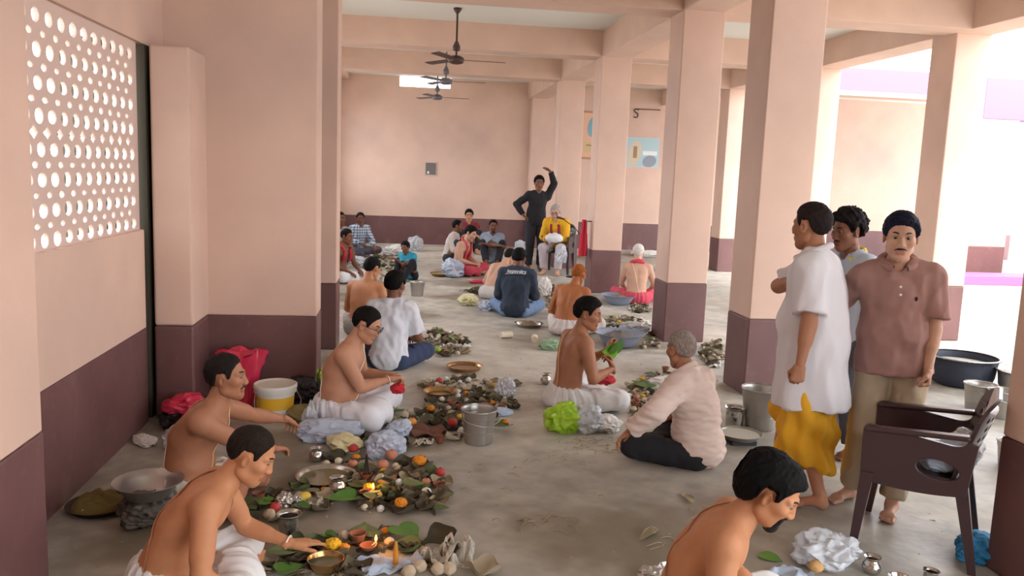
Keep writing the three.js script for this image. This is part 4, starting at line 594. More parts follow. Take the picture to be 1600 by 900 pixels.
function bagGeo(v, knot = 0, sharp = 1) { return once('bag' + v + knot + sharp, () => { const g = new THREE.IcosahedronGeometry(1, 22); return warp(mergeVertices(g), (x, y, z) => { const a = Math.atan2(z, x); let k = 1 + 0.3 * noise(x * 1.6 + v * 7, y * 1.6, z * 1.6) + 0.42 * sharp * (0.4 - Math.abs(noise(x * 2.3 + v, y * 2.3 + 5, z * 2.3))) + 0.13 * sharp * (0.3 - Math.abs(noise(x * 5, y * 5 + v, z * 5))); let Y = y * k; let w = k; if (knot && y > 0.55) { const t = (y - 0.55) / 0.45; w *= lerp(1, 0.4 + 0.3 * Math.sin(a * 5 + v), t); Y += t * 0.55 * knot * (1 + 0.4 * Math.sin(a * 3)); } return [x * w, Math.max(0, 0.62 + Y * 0.8), z * w]; }); }); }
function bag(mat, label, pos, size, opt = {}) { const v = opt.v ?? Math.floor(rr(0, 9)); const o = solo(opt.name || 'plastic_bag', bagGeo(v, opt.knot ?? 0, opt.sharp ?? 1), mat, label, opt.category || 'bag', pos, opt.turn ?? rr(0, 6), opt.group); o.scale.set(size[0], size[1] / 1.45, size[2]); return o; }
function sheetGeo(v, w, d, lift) { return once('sh' + v + w + d + lift, () => { const g = new THREE.BoxGeometry(w, 0.002, d, 16, 1, 16); return warp(g, (x, y, z) => { const n = noise(x * 9 / w * 0.3 + v, 2, z * 9 / d * 0.3), m = noise(x * 22 / w * 0.3, v, z * 22 / d * 0.3); return [x * (1 - 0.25 * Math.abs(n)), y + 0.003 + lift * Math.max(0, 0.25 + n * 0.9 + m * 0.45), z * (1 - 0.2 * Math.abs(m))]; }); }); }
const newsprint = (() => { const c = document.createElement('canvas'); c.width = c.height = 256; const x = c.getContext('2d'); x.fillStyle = '#c9c3b4'; x.fillRect(0, 0, 256, 256); x.fillStyle = '#57544e'; for (let col = 0; col < 4; col++) for (let r = 0; r < 38; r++) { if (r % 13 < 2) continue; x.globalAlpha = 0.75; x.fillRect(8 + col * 62, 6 + r * 6.5, 34 + ((r * 7 + col * 13) % 19), 2.4); } x.globalAlpha = 0.9; x.fillRect(8, 8, 110, 10); x.fillRect(134, 92, 52, 40); const t = new THREE.CanvasTexture(c); t.colorSpace = THREE.SRGBColorSpace; return std(0xffffff, 0.95, { map: t }); })();
function leafBowl(x, z, s, v, label, group, y = 0, tone) { const m = tone === 'dry' ? MP.leafDry[v % 3] : tone === 'green' ? MP.leafDull[v % 3] : MP.leafBrown[v % 4]; const o = solo('leaf_bowl', leafBowlGeo(v % 4), m, label, 'leaf bowl', [x, y, z], v * 1.3, group); o.scale.setScalar(s); return o; }
function leafPlate(x, z, s, v, label, group, m) { const o = solo('leaf_plate', leafPlateGeo(v % 3), m || MP.leafBrown[v % 4], label, 'leaf plate', [x, 0.001, z], v * 2.1, group); o.scale.setScalar(s); return o; }
function heartLeaf(x, z, s, v, label, group, y = 0.002, m, tilt = 0) { const o = solo('betel_leaf', heartLeafGeo(v % 3), m || MP.leafGreen[v % 3], label, 'leaf', [x, y, z], v * 1.9, group); o.scale.setScalar(s); o.rotation.x = tilt; return o; }
function dryLeaf(x, z, s, v, label, group, m) { const o = solo('dry_leaf', dryLeafGeo(v % 4), m || MP.leafDry[v % 3], label, 'leaf', [x, 0.001, z], v * 2.3, group); o.scale.setScalar(s); return o; }
function fruit(x, z, m, label, group, y = 0, s = 1, cat = 'fruit', name = 'apple') { const o = thing(name, label, cat, [x, y, z], x * 9, group); o.scale.setScalar(s); part('flesh', fruitGeo, m, o); part('stem', stemGeo, MP.stalk, o); return o; }
function flower(x, z, m, v, label, group, y = 0, s = 1) { const o = solo('marigold_flower', marigoldGeo(v % 3), m, label, 'flower', [x, y, z], v, group); o.scale.setScalar(s); return o; }
function lump(x, z, m, v, label, group, y = 0, s = 1, name = 'rice_ball', cat = 'food') { const o = solo(name, lumpGeo(v % 3), m, label, cat, [x, y, z], v, group); o.scale.setScalar(s); return o; }
function cup(x, z, v, label, group, s = 1) { const o = solo('clay_cup', VG('clayCup'), v % 2 ? MP.clay : MP.clayPale, label, 'cup', [x, 0, z], 0, group); o.scale.setScalar(s); return o; }
function lamp(x, z, label, y = 0) {        // burning clay oil lamp: glowing flame with a small light beside it
  const o = thing('oil_lamp', label, 'lamp', [x, y, z], 0.6); part('clay_dish', VG('diya'), MP.clayPale, o); part('wick', tube([[0.02, 0.014, 0], [0.036, 0.022, 0], [0.044, 0.03, 0]], 0.0025, 8, 5), MP.white, o);
  part('flame', lathe([[0.0005, 0], [0.005, 0.004], [0.0065, 0.011], [0.004, 0.022], [0.0005, 0.032]], 12).translate(0.044, 0.03, 0), new THREE.MeshStandardMaterial({ color: 0xffb45a, emissive: 0xffa640, emissiveIntensity: 6 }), o);
  const l = new THREE.PointLight(0xffa850, 0.02); l.position.set(0.05, 0.062, 0.012); l.castShadow = true; l.shadow.radius = 0.5; o.add(l); return o;
}
// ---------------------------------------------------------------- chairs, fans, microphone, wall things
function armchair(label, pos, turn, mat, group) {      // moulded plastic armchair, front toward +z
  const o = thing('plastic_armchair', label, 'chair', pos, turn, group);
  const leg = (x0, z0, x1, z1, y0) => { const g = new THREE.BoxGeometry(1, 1, 1, 1, 4, 1); return warp(g, (x, y, z) => { const t = y + 0.5, w = lerp(0.036, 0.062, t); return [lerp(x0, x1, t) + x * w, t * y0, lerp(z0, z1, t) + z * w]; }); };
  for (const s of [-1, 1]) { part('leg', leg(s * 0.25, 0.25, s * 0.225, 0.215, 0.4), mat, o); part('leg', leg(s * 0.235, -0.29, s * 0.205, -0.2, 0.42), mat, o); }
  part('seat', warp(new RoundedBoxGeometry(0.43, 0.035, 0.44, 4, 0.015), (x, y, z) => [x, y + 0.405 + 0.25 * x * x + 0.08 * z * (z > 0 ? 0.3 : 0.2), z]), mat, o);
  part('apron', box(-0.22, 0.22, 0.345, 0.4, 0.2, 0.222, 0.006), mat, o);
  for (const s of [-1, 1]) {
    const sh = new THREE.Shape(); sh.moveTo(0.245, 0.36); sh.lineTo(0.25, 0.615); sh.quadraticCurveTo(0.245, 0.64, 0.21, 0.638); sh.lineTo(-0.14, 0.6); sh.quadraticCurveTo(-0.2, 0.595, -0.215, 0.63); sh.lineTo(-0.255, 0.62); sh.lineTo(-0.225, 0.37); sh.quadraticCurveTo(0, 0.33, 0.245, 0.36);
    const h = new THREE.Path(); h.absellipse(-0.095, 0.475, 0.1, 0.052, 0, Math.PI * 2, true, 0.1); sh.holes.push(h);
    const g = new THREE.ExtrudeGeometry(sh, { depth: 0.014, bevelEnabled: true, bevelSize: 0.004, bevelThickness: 0.004, bevelSegments: 2, curveSegments: 10 }); g.rotateY(-Math.PI / 2); g.scale(1, 1, 1); g.translate(s * 0.235 + 0.007, 0, 0); g.applyMatrix4(new THREE.Matrix4().makeScale(1, 1, 1)); part('side_panel', g, mat, o);
    part('armrest', warp(new RoundedBoxGeometry(0.055, 0.024, 0.47, 3, 0.01), (x, y, z) => [x + s * 0.238, y + 0.648 - (z < 0 ? 0.02 + z * 0.16 : 0.02 - z * 0.02) - 0.012, z + 0.015]), mat, o);
  }
  const sh = new THREE.Shape(); sh.moveTo(-0.215, 0); sh.lineTo(-0.235, 0.33); sh.quadraticCurveTo(-0.22, 0.42, -0.12, 0.435); sh.lineTo(0.12, 0.435); sh.quadraticCurveTo(0.22, 0.42, 0.235, 0.33); sh.lineTo(0.215, 0); sh.lineTo(-0.215, 0);
  for (let r = 0; r < 6; r++) for (let c = -3; c <= 3; c++) { const hx = c * 0.054 + (r % 2 ? 0.013 : -0.013), hy = 0.075 + r * 0.052; const h = new THREE.Path(); h.moveTo(hx - 0.018, hy); h.lineTo(hx, hy - 0.02); h.lineTo(hx + 0.018, hy); h.lineTo(hx, hy + 0.02); h.lineTo(hx - 0.018, hy); sh.holes.push(h); }
  const bg = new THREE.ExtrudeGeometry(sh, { depth: 0.014, bevelEnabled: true, bevelSize: 0.003, bevelThickness: 0.003, bevelSegments: 1, curveSegments: 8 });
  warp(bg, (x, y, z) => [x, y * 0.96 + 0.41, z - 0.215 - y * 0.3 + 1.1 * x * x]); part('backrest', bg, mat, o); return o;
}
function fan(label, pos, drop, turn, mat) {
  const o = thing('ceiling_fan', label, 'fan', pos, turn); const m = mat || MP.fanBrown;
  part('canopy', lathe([[0.001, 0], [0.055, 0], [0.05, -0.03], [0.02, -0.07], [0.001, -0.07]], 20), m, o);
  part('rod', new THREE.CylinderGeometry(0.014, 0.014, drop - 0.1, 10).translate(0, -(drop - 0.1) / 2 - 0.03, 0), m, o);
  part('cover', lathe([[0.001, 0.1], [0.02, 0.1], [0.05, 0.03], [0.05, -0.02], [0.02, -0.03], [0.001, -0.03]], 18).translate(0, -drop + 0.19, 0), m, o);
  part('motor', lathe([[0.001, 0.06], [0.06, 0.058], [0.105, 0.03], [0.11, 0], [0.095, -0.035], [0.05, -0.05], [0.001, -0.052]], 26).translate(0, -drop + 0.04, 0), m, o);
  for (let k = 0; k < 3; k++) {
    const b = new THREE.Shape(); b.moveTo(0.09, -0.022); b.lineTo(0.2, -0.055); b.lineTo(0.66, -0.062); b.quadraticCurveTo(0.69, 0, 0.66, 0.062); b.lineTo(0.2, 0.055); b.lineTo(0.09, 0.022); b.lineTo(0.09, -0.022);
    const g = new THREE.ExtrudeGeometry(b, { depth: 0.006, bevelEnabled: false }); g.rotateX(-Math.PI / 2 + 0.16); g.rotateY(k * Math.PI * 2 / 3); g.translate(0, -drop + 0.045, 0); part('blade', g, m, o);
  }
  return o;
}
MP.fanBrown = std(0x4a342f, 0.45, { metalness: 0.2 }); MP.fanGrey = std(0x6d6a70, 0.45, { metalness: 0.2 });

// ---------------------------------------------------------------- furniture and fittings
armchair('dark brown plastic armchair with pierced back beside the near pillar', [2.635, 0, -3.775], -128 * RAD, MP.chair).scale.set(1.12, 1.0, 0.98);
armchair('dark plastic chair under the man in the yellow shirt', [2.83, 0, -15.05], -26 * RAD, MP.chair).scale.set(1.05, 1.08, 1);
fan('brown ceiling fan closest to the camera with the longest rod in view', [0.645, SLAB, -11.5], 0.72, 0.05);
fan('middle ceiling fan hanging before the bright ventilator', [0.64, SLAB, -14.3], 0.72, -0.1, MP.fanGrey);
fan('farthest ceiling fan just below the bright ventilator', [0.62, SLAB, -17.7], 0.7, 0.1, MP.fanGrey);
{ // switch board on the far wall
  const o = thing('switch_board', 'grey switch board with a white switch on the far wall', 'switch board', [0.595, 1.82, ZF]); part('frame', box(-0.15, 0.15, -0.17, 0.17, 0, 0.02, 0.006), std(0xcdb8a8, 0.7), o); part('plate', box(-0.12, 0.12, -0.14, 0.14, 0.02, 0.035, 0.005), std(0x6f6a66, 0.6), o); part('switch', box(-0.085, -0.035, -0.12, -0.06, 0.035, 0.05, 0.004), std(0xe5e0da, 0.5), o); }
{ // pictures on the far wall: plain pale shapes
  const pic = (w, h, fn) => { const c = document.createElement('canvas'); c.width = 256; c.height = Math.round(256 * h / w); const x = c.getContext('2d'); fn(x, c.width, c.height); const t = new THREE.CanvasTexture(c); t.colorSpace = THREE.SRGBColorSpace; return std(0xffffff, 0.6, { map: t }); };
  const a = thing('wall_picture', 'tall framed picture with an orange border on the far wall', 'picture', [4.55, 2.78, ZF]); part('frame', box(-0.36, 0.36, -0.58, 0.58, 0, 0.03, 0.008), std(0xb48468, 0.6), a);
  const pa = new THREE.PlaneGeometry(0.64, 1.06); pa.translate(0, 0, 0.033); part('print', pa, pic(0.64, 1.06, (x, w, h) => { x.fillStyle = '#dcb094'; x.fillRect(0, 0, w, h); x.fillStyle = '#7fa6b4'; x.beginPath(); x.ellipse(w * 0.45, h * 0.3, w * 0.22, h * 0.24, 0.2, 0, 7); x.fill(); x.fillStyle = '#c9b486'; x.fillRect(w * 0.12, h * 0.66, w * 0.6, h * 0.22); x.fillStyle = '#6f5d4a'; x.fillRect(w * 0.2, h * 0.72, w * 0.42, 8); }), a);
  const b = thing('wall_picture', 'wide unframed pale blue poster on the far wall', 'poster', [5.8, 2.42, ZF]); part('sheet', box(-0.41, 0.41, -0.36, 0.36, 0, 0.008), MP.white, b);
  const pb = new THREE.PlaneGeometry(0.81, 0.71); pb.translate(0, 0, 0.011); part('print', pb, pic(0.81, 0.71, (x, w, h) => { x.fillStyle = '#a9c3c9'; x.fillRect(0, 0, w, h); x.fillStyle = '#cdbfa6'; x.beginPath(); x.ellipse(w * 0.24, h * 0.55, w * 0.2, h * 0.45, 0.25, 0, 7); x.fill(); x.fillStyle = '#8a95a0'; x.beginPath(); x.ellipse(w * 0.72, h * 0.8, w * 0.22, h * 0.2, -0.3, 0, 7); x.fill(); x.fillStyle = '#dfe6e4'; x.fillRect(w * 0.5, h * 0.45, w * 0.45, h * 0.14); x.fillStyle = '#9a7d5c'; x.fillRect(w * 0.2, h * 0.3, w * 0.12, h * 0.4); }), b);
  const c = thing('wall_hook', 'small black S shaped hook on a wall rod above the pale poster', 'hook', [5.56, 3.36, ZF]); part('rod', new THREE.CylinderGeometry(0.012, 0.012, 0.62, 8).rotateZ(Math.PI / 2).translate(0.3, 0.1, 0.04), MP.darkRod || std(0x6f4f40, 0.6), c); part('hook', tube([[0.07, 0.08, 0.05], [0, 0.1, 0.05], [-0.05, 0.05, 0.05], [0.05, -0.02, 0.05], [0.03, -0.1, 0.05], [-0.06, -0.09, 0.05]], 0.014, 26, 7), MP.black, c);
}
{ // microphone on a boom stand
  const o = thing('microphone_stand', 'thin black microphone stand with a boom arm before the yellow shirt', 'microphone stand', [3.0, 0, -14.4]);
  part('base', lathe([[0.001, 0], [0.13, 0], [0.13, 0.015], [0.03, 0.03], [0.001, 0.03]], 22), MP.black, o); part('pole', new THREE.CylinderGeometry(0.011, 0.012, 0.86, 8).translate(0, 0.45, 0), MP.greyRod || std(0x6a6a6c, 0.4, { metalness: 0.6 }), o); part('boom', tube([[0.1, 0.74, 0], [0, 0.86, 0], [-0.22, 1.02, 0.02]], 0.009, 12, 6), MP.black, o); const m = part('microphone', new THREE.CylinderGeometry(0.018, 0.014, 0.12, 10).rotateZ(1.3).translate(-0.27, 1.04, 0.02), MP.black, o); part('grille', new THREE.SphereGeometry(0.026, 12, 8).translate(-0.335, 1.055, 0.02), std(0x55555a, 0.5, { metalness: 0.6 }), m);
}
solo('hanging_cloth', ruffle(warp(new THREE.BoxGeometry(0.16, 0.56, 0.05, 12, 20, 4), (x, y, z) => { const t = (0.28 - y) / 0.56; return [x * (0.3 + 1.0 * t * (1.25 - 0.6 * t)), y, z + 0.02 * Math.sin(x * 60)]; }), 0.015, 30, 6, 30, 2), cloth(0xc22c40), 'crimson cloth hanging on the side of a pillar', 'cloth', [2.76, 0.84, -12.62], 0.3);
solo('hook_peg', new THREE.CylinderGeometry(0.008, 0.008, 0.14, 8).rotateZ(Math.PI / 2), MP.darkPeg || std(0x54483f, 0.6), 'small wall peg holding the crimson cloth', 'peg', [2.82, 1.1, -12.62]);
solo('cloth_in_lap', ruffle(new THREE.SphereGeometry(0.16, 24, 16).scale(1, 0.55, 0.8), 0.04, 14, 14, 14, 3), cloth(0xd8d9dc), 'white folded cloth in the lap of the yellow shirted man', 'cloth', [2.68, 0.66, -14.72], 0.2);
bag(MP.bagWhite, 'white carry bag hanging below the knees of the yellow shirted man', [2.78, 0.24, -14.55], [0.13, 0.3, 0.09], { v: 3 });
{ const o = thing('leaf_cup', 'bright green leaf cup held up by the young man', 'leaf cup', [1.655, 0.45, -6.17], 0.4); o.scale.setScalar(1.1); part('fold', heartLeafGeo(1), MP.leafBright, o).rotation.set(-1.2, 0, 0.2); part('fold', heartLeafGeo(0), MP.leafBright, o).rotation.set(-1.3, 1.6, 0); part('fold', heartLeafGeo(2), MP.leafGreen[0], o).rotation.set(-1.1, 3.2, -0.1); }
solo('red_cloth', ruffle(new THREE.SphereGeometry(0.048, 20, 14).scale(1.1, 0.7, 0.9), 0.03, 24, 24, 24, 5), cloth(0xc22a34), 'small red cloth in the hands of the man with spectacles', 'cloth', [-0.02, 0.24, -5.84]);
solo('red_cloth', ruffle(new THREE.SphereGeometry(0.07, 20, 14).scale(1.2, 0.5, 0.9), 0.03, 24, 24, 24, 8), cloth(0xc8303c), 'small red cloth on the knee of the leaf cup holder', 'cloth', [1.56, 0.24, -6.12]);

// ---------------------------------------------------------------- left wall side
{ const P = [-0.89, -5.92]; const o = thing('paint_bucket', 'white plastic paint bucket with a yellow label', 'bucket', [P[0], 0, P[1]], 0.5); const wm = std(0xd8d5cc, 0.45);
  part('tub', lathe(wall([[0.001, 0], [0.105, 0], [0.108, 0.004], [0.124, 0.2], [0.126, 0.205]], 0.004), 36), wm, o); part('label_wrap', lathe([[0.1085, 0.02], [0.1215, 0.155]], 36), std(0xd9a92c, 0.5), o, 'yellow printed label'); part('rim', lathe([[0.126, 0.175], [0.135, 0.178], [0.134, 0.2], [0.138, 0.205], [0.138, 0.226], [0.13, 0.23], [0.124, 0.226]], 36), wm, o); part('lid', lathe([[0.001, 0.214], [0.118, 0.214], [0.122, 0.226], [0.13, 0.23]], 36), std(0xcfcabc, 0.5), o); part('handle', tube([[0.13, 0.19, 0], [0.15, 0.1, 0.06], [0, 0.06, 0.15], [-0.15, 0.1, 0.06], [-0.13, 0.19, 0]], 0.003, 24, 5), MP.dullSteel, o); o.scale.setScalar(1.1); }
{ const P = [-1.17, -6.11]; const g = warp(new THREE.CylinderGeometry(0.16, 0.1, 0.43, 60, 20, false), (x, y, z) => { const a = Math.atan2(z, x), k = 1 + 0.12 * Math.sin(a * 7 + y * 6) + 0.25 * noise(x * 9, y * 5, z * 9); return [x * k, 0.215 + y + 0.03 * Math.sin(a * 3), z * 0.45 * k]; }); solo('plastic_bag', ruffle(g, 0.025, 14, 5, 14, 3), MP.bagPink, 'tall crumpled crimson plastic bag behind the paint bucket', 'bag', [P[0], 0, P[1]], 0.2); }
{ const P = [-1.48, -5.69]; bag(MP.bagBlack, 'black bag on the floor at the foot of the left pier', [P[0], 0, P[1]], [0.13, 0.14, 0.11], { v: 5 }); bag(MP.bagPink, 'crimson bag lying on top of the black bag', [P[0] + 0.03, 0.11, P[1]], [0.12, 0.12, 0.1], { v: 6 }); }
{ const P = [-1.41, -5.26]; bag(MP.bagWhite, 'small crumpled clear bag behind the paint bucket man', [P[0], 0, P[1]], [0.07, 0.12, 0.06], { v: 4 }); }
{ const P = [-1.63, -5.39]; bag(MP.white, 'flat white rag lying at the foot of the left wall', [P[0], 0, P[1]], [0.12, 0.025, 0.06], { v: 7, name: 'rag', category: 'rag' }); }
{ const P = [-0.71, -6.25]; bag(MP.bagBlack, 'black bundle against the brown cross wall', [P[0], 0, P[1]], [0.16, 0.2, 0.12], { v: 1 }); }
{ const P = [-0.71, -5.87]; bag(std(0x8a7d52, 0.9), 'olive cloth bundle behind the man with spectacles', [P[0], 0, P[1]], [0.14, 0.1, 0.1], { v: 8, sharp: 0.4, name: 'cloth_bundle', category: 'bundle' }); }
{ const P = [-0.63, -6.43]; bag(MP.bagGreen, 'lime green bag between the pier and the man with spectacles', [P[0], 0, P[1]], [0.06, 0.22, 0.06], { v: 3 }); }
{ const P = [-1.53, -4.32]; const o = thing('offering_tray', 'dark tray heaped with leaves and pale petals beside the left wall', 'tray', [P[0], 0, P[1]], 0.9); part('tray', lathe(wall([[0.001, 0], [0.13, 0], [0.16, 0.03], [0.165, 0.032]], 0.004), 30), std(0x3b3028, 0.7), o); part('leaves', warp(new THREE.SphereGeometry(1, 24, 10, 0, 6.3, 0, 1.57), (x, y, z) => [x * 0.14, 0.012 + y * 0.06 * (1 + 0.8 * noise(x * 6, 1, z * 6)), z * 0.14]), std(0x7c6c3e, 0.95), o); for (let i = 0; i < 22; i++) { const a = rr(0, 6.3), r = rr(0.01, 0.11); const m = part('petal', lumpGeo(i % 3), i % 3 ? MP.cream : MP.leafDry[2], o); m.position.set(Math.cos(a) * r, 0.05 - r * 0.2, Math.sin(a) * r); m.scale.set(0.5, 0.25, 0.5); } }
{ const P = [-1.24, -4.15]; vessel('basin', std(0xb0aeab, 0.3, { metalness: 0.85 }), 'wide steel basin behind the bending man', 'basin', [P[0], 0.13, P[1]], 0.58, 0, undefined, { sy: 0.95 }); bag(std(0x5b5650, 0.7), 'crumpled dark sack under the wide steel basin', [P[0] - 0.02, 0, P[1]], [0.12, 0.14, 0.11], { v: 2, name: 'sack', category: 'sack' }); }

// ---------------------------------------------------------------- metal vessels
{ const P = [0.52, -5.36]; vessel('bucket', MP.dullSteel, 'steel bucket standing alone in the middle of the floor', 'bucket', [P[0], 0, P[1]], 0.86, 0.4, undefined, { sy: 1.2 }); }
{ const P = [0.2, -11.86]; vessel('bucket', MP.dullSteel, 'steel bucket at the feet of the child in turquoise', 'bucket', [P[0], 0, P[1]], 0.78, 1.2, undefined, { sy: 1.15 }); }
{ const P = [2.63, -5.66]; vessel('bucket', MP.dullSteel, 'tall steel bucket between the pillar and the yellow dhoti', 'bucket', [P[0], 0, P[1]], 1.0, 2, undefined, { sy: 1.35 }); }
{ const P = [2.44, -5.66]; vessel('tumbler', MP.steel, 'small shiny steel can in front of the tall bucket', 'can', [P[0], 0, P[1]], 1.2, 0, undefined, { sy: 1.1, sx: 1.1 }); }
{ const P = [2.35, -5.34]; vessel('parat', MP.dullSteel, 'shallow steel tray with pale liquid behind the pink shirt', 'plate', [P[0], 0.03, P[1]], 0.9, 0, undefined, { fill: [0.03, 0.15, MP.milk], name: 'steel_tray' }); solo('brick_support', box(-0.09, 0.09, 0, 0.03, -0.09, 0.09, 0.004), MP.iron, 'dark block under the shallow steel tray', 'block', [P[0], 0, P[1]]); }
{ const P = [-0.42, -4.67]; vessel('parat', MP.steel, 'large steel plate of murky water before the paint bucket man', 'plate', [P[0], 0, P[1]], 1.0, 0, undefined, { fill: [0.022, 0.146, MP.water], name: 'steel_plate' }); }
{ const P = [-0.53, -3.95]; vessel('tumbler', MP.steel, 'steel pot with a flared rim standing before the bending man', 'pot', [P[0], 0, P[1]], 0.98); }
{ const P = [-0.51, -5.01]; vessel('lota', MP.steel, 'small steel water pot behind the large steel plate', 'pot', [P[0], 0, P[1]], 0.72); }
{ const P = [-0.34, -4.49]; vessel('lota', MP.steel, 'small steel water pot touching the front of the large steel plate', 'pot', [P[0], 0, P[1]], 0.8); }
{ const P = [0.57, -7.39]; vessel('parat', MP.brass, 'large brass plate of water on the bare floor', 'plate', [P[0], 0, P[1]], 0.98, 0, undefined, { fill: [0.022, 0.146, std(0x7a5236, 0.12)], name: 'brass_plate' }); }
{ const P = [0.31, -6.48]; vessel('parat', MP.brass, 'smaller brass plate beside the white dhoti knee', 'plate', [P[0], 0.02, P[1]], 0.8, 0, undefined, { name: 'brass_plate' }); }
{ const P = [0.65, -14.18]; vessel('parat', MP.brass, 'brass plate before the man with the red scarf', 'plate', [P[0], 0, P[1]], 1.2, 0, undefined, { fill: [0.03, 0.15, std(0x8f8440, 0.3)], name: 'brass_plate' }); }
{ const P = [1.49, -9.59]; vessel('parat', MP.steel, 'steel plate of food behind the shaven headed man', 'plate', [P[0], 0, P[1]], 1.0, 0, undefined, { heap: [0.01, 0.1, 0.05, MP.leafDry[1]], name: 'steel_plate' }); }
{ const P = [3.05, -11.42]; vessel('basin', MP.enamel, 'blue grey basin beside the pillar, farther of two', 'basin', [P[0], 0, P[1]], 0.88, 0, 'blue grey basins', { heap: [0.05, 0.2, 0.09, std(0x7d7a6a, 0.9)] }); }
{ const P = [2.32, -8.54]; vessel('basin', MP.enamel, 'larger blue grey basin heaped with ash coloured flour, nearer of two', 'basin', [P[0], 0, P[1]], 0.94, 0, 'blue grey basins', { heap: [0.07, 0.21, 0.09, std(0x77706c, 0.95)] }); }
{ const P = [1.24, -6.9]; vessel('lota', MP.steel, 'steel water pot behind the bare back of the leaf cup holder', 'pot', [P[0], 0, P[1]], 0.8); vessel('lota', MP.steel, 'tiny steel pot next to the water pot behind the leaf cup holder', 'pot', [P[0] + 0.03, 0, P[1] + 0.14], 0.5); }
{ const P = [5.19, -6.98]; const cd = vessel('cauldron', MP.iron, 'big dark cooking cauldron with a pale rim by the courtyard', 'cauldron', [P[0], 0, P[1]], 1.0, 0, undefined, { fill: [0.2, 0.28, MP.milk] }); const r = lathe([[0.3, 0.262], [0.327, 0.268], [0.332, 0.277], [0.324, 0.283], [0.296, 0.272]], 40); part('rim', r, MP.dullSteel, cd, 'pale metal rim'); }
{ const P = [5.35, -6.71]; vessel('cauldron', MP.dullSteel, 'wide steel cauldron half hidden by the near pillar', 'cauldron', [P[0] + 0.2, 0, P[1] + 0.12], 0.8, 0.4, undefined, { fill: [0.21, 0.28, std(0x9a9484, 0.4)], ears: false }); }
{ const P = [4.75, -6.13]; vessel('bucket', MP.dullSteel, 'steel bucket behind the armchair, left of a pair', 'bucket', [P[0], 0, P[1]], 0.9, 0.6, undefined, { sy: 1.1 }); }
{ const P = [4.81, -5.92]; vessel('bucket', MP.dullSteel, 'steel bucket behind the armchair back, right of a pair', 'bucket', [P[0], 0, P[1]], 0.9, 0.2, undefined, { sy: 1.1 }); }
{ const P = [3.96, -4.8]; vessel('bucket', MP.dullSteel, 'steel bucket standing against the near pillar', 'bucket', [P[0] + 0.06, 0, P[1]], 0.8, 0.9, undefined, {}); }
{ const P = [2.21, -3.43]; vessel('lota', MP.steel, 'round steel water pot beside the clear bag in the near corner', 'pot', [P[0], 0, P[1]], 0.72); }
{ const P = [2.28, -3.32]; vessel('bowl', MP.steel, 'small steel bowl in front of the armchair', 'bowl', [P[0], 0, P[1]], 0.5); }
{ const P = [2.42, -3.3]; vessel('tumbler', MP.steel, 'small steel tumbler near the front of the armchair', 'tumbler', [P[0], 0, P[1]], 0.62); }
{ const P = [1.24, -3.42]; vessel('bowl', MP.steel, 'fluted steel bowl behind the nearest shirtless man', 'bowl', [P[0], 0, P[1]], 0.75); bag(MP.foil, 'crumpled silver foil beside the fluted steel bowl', [P[0] - 0.1, 0, P[1] + 0.03], [0.06, 0.07, 0.06], { v: 3, name: 'foil_wrapper', category: 'foil' }); }

// ---------------------------------------------------------------- bags and cloths
{ const P = [-0.46, -5.43]; bag(MP.bagBlue, 'long bluish plastic bag in front of the white dhoti', [P[0], 0, P[1]], [0.2, 0.13, 0.1], { v: 1, turn: 0.1 }); }
{ const P = [-0.35, -5.21]; bag(MP.bagCream, 'yellowish cloth packet leaning on the long bluish bag', [P[0], 0, P[1]], [0.13, 0.1, 0.09], { v: 4, sharp: 0.5, name: 'cloth_packet', category: 'packet' }); }
{ const P = [-0.09, -5.1]; bag(MP.bagBlue, 'pale blue bag with fruit beside the incense sticks', [P[0], 0, P[1]], [0.11, 0.15, 0.09], { v: 6 }); }
{ const P = [-0.01, -5.51]; bag(MP.bagBlue, 'small pale blue bag beside the dark leaf bowls', [P[0], 0, P[1]], [0.09, 0.1, 0.07], { v: 7 }); }
{ const P = [-0.62, -5.68]; bag(MP.bagWhite, 'small clear bag between two seated shirtless men', [P[0], 0, P[1]], [0.05, 0.14, 0.05], { v: 2, knot: 0.8 }); }
{ const P = [1.15, -5.61]; bag(MP.bagGreen, 'bright lime green plastic bag on the floor', [P[0], 0, P[1]], [0.12, 0.2, 0.11], { v: 5, turn: 0.4 }); }
{ const P = [1.33, -5.61]; bag(MP.bagWhite, 'white plastic bag right beside the lime green bag', [P[0], 0, P[1]], [0.12, 0.17, 0.1], { v: 8, turn: 0.9 }); }
{ const P = [1.47, -5.61]; bag(MP.white, 'white knotted cloth between the dhoti and the pink shirt', [P[0], 0, P[1]], [0.1, 0.1, 0.08], { v: 3, name: 'cloth_bundle', category: 'bundle' }); }
{ const P = [0.84, -6.52]; bag(MP.bagWhite, 'mauve tinted white bag at the edge of the offerings', [P[0], 0, P[1]], [0.08, 0.14, 0.08], { v: 1 }); }
{ const P = [0.73, -5.99]; bag(MP.greyBlue, 'pale blue paper packet beside the lone steel bucket', [P[0], 0, P[1]], [0.09, 0.05, 0.05], { v: 5, name: 'paper_packet', category: 'packet' }); }
{ const P = [2.33, -6.81]; bag(MP.white, 'grey white sheet bundle left of the grey haired man', [P[0], 0, P[1]], [0.2, 0.09, 0.13], { v: 6, sharp: 0.6, name: 'cloth_bundle', category: 'bundle' }); }
{ const P = [2.16, -6.34]; bag(MP.bagWhite, 'crumpled white bag near the offerings of the leaf cup holder', [P[0], 0, P[1]], [0.15, 0.08, 0.1], { v: 2 }); }
{ const P = [2.68, -9.28]; bag(MP.bagWhite, 'white bag behind the larger blue grey basin', [P[0], 0, P[1]], [0.16, 0.12, 0.12], { v: 4 }); }
{ const P = [0.84, -14.13]; bag(MP.bagBlue, 'bluish white bag beside the red scarf man', [P[0], 0, P[1]], [0.22, 0.3, 0.18], { v: 7 }); }
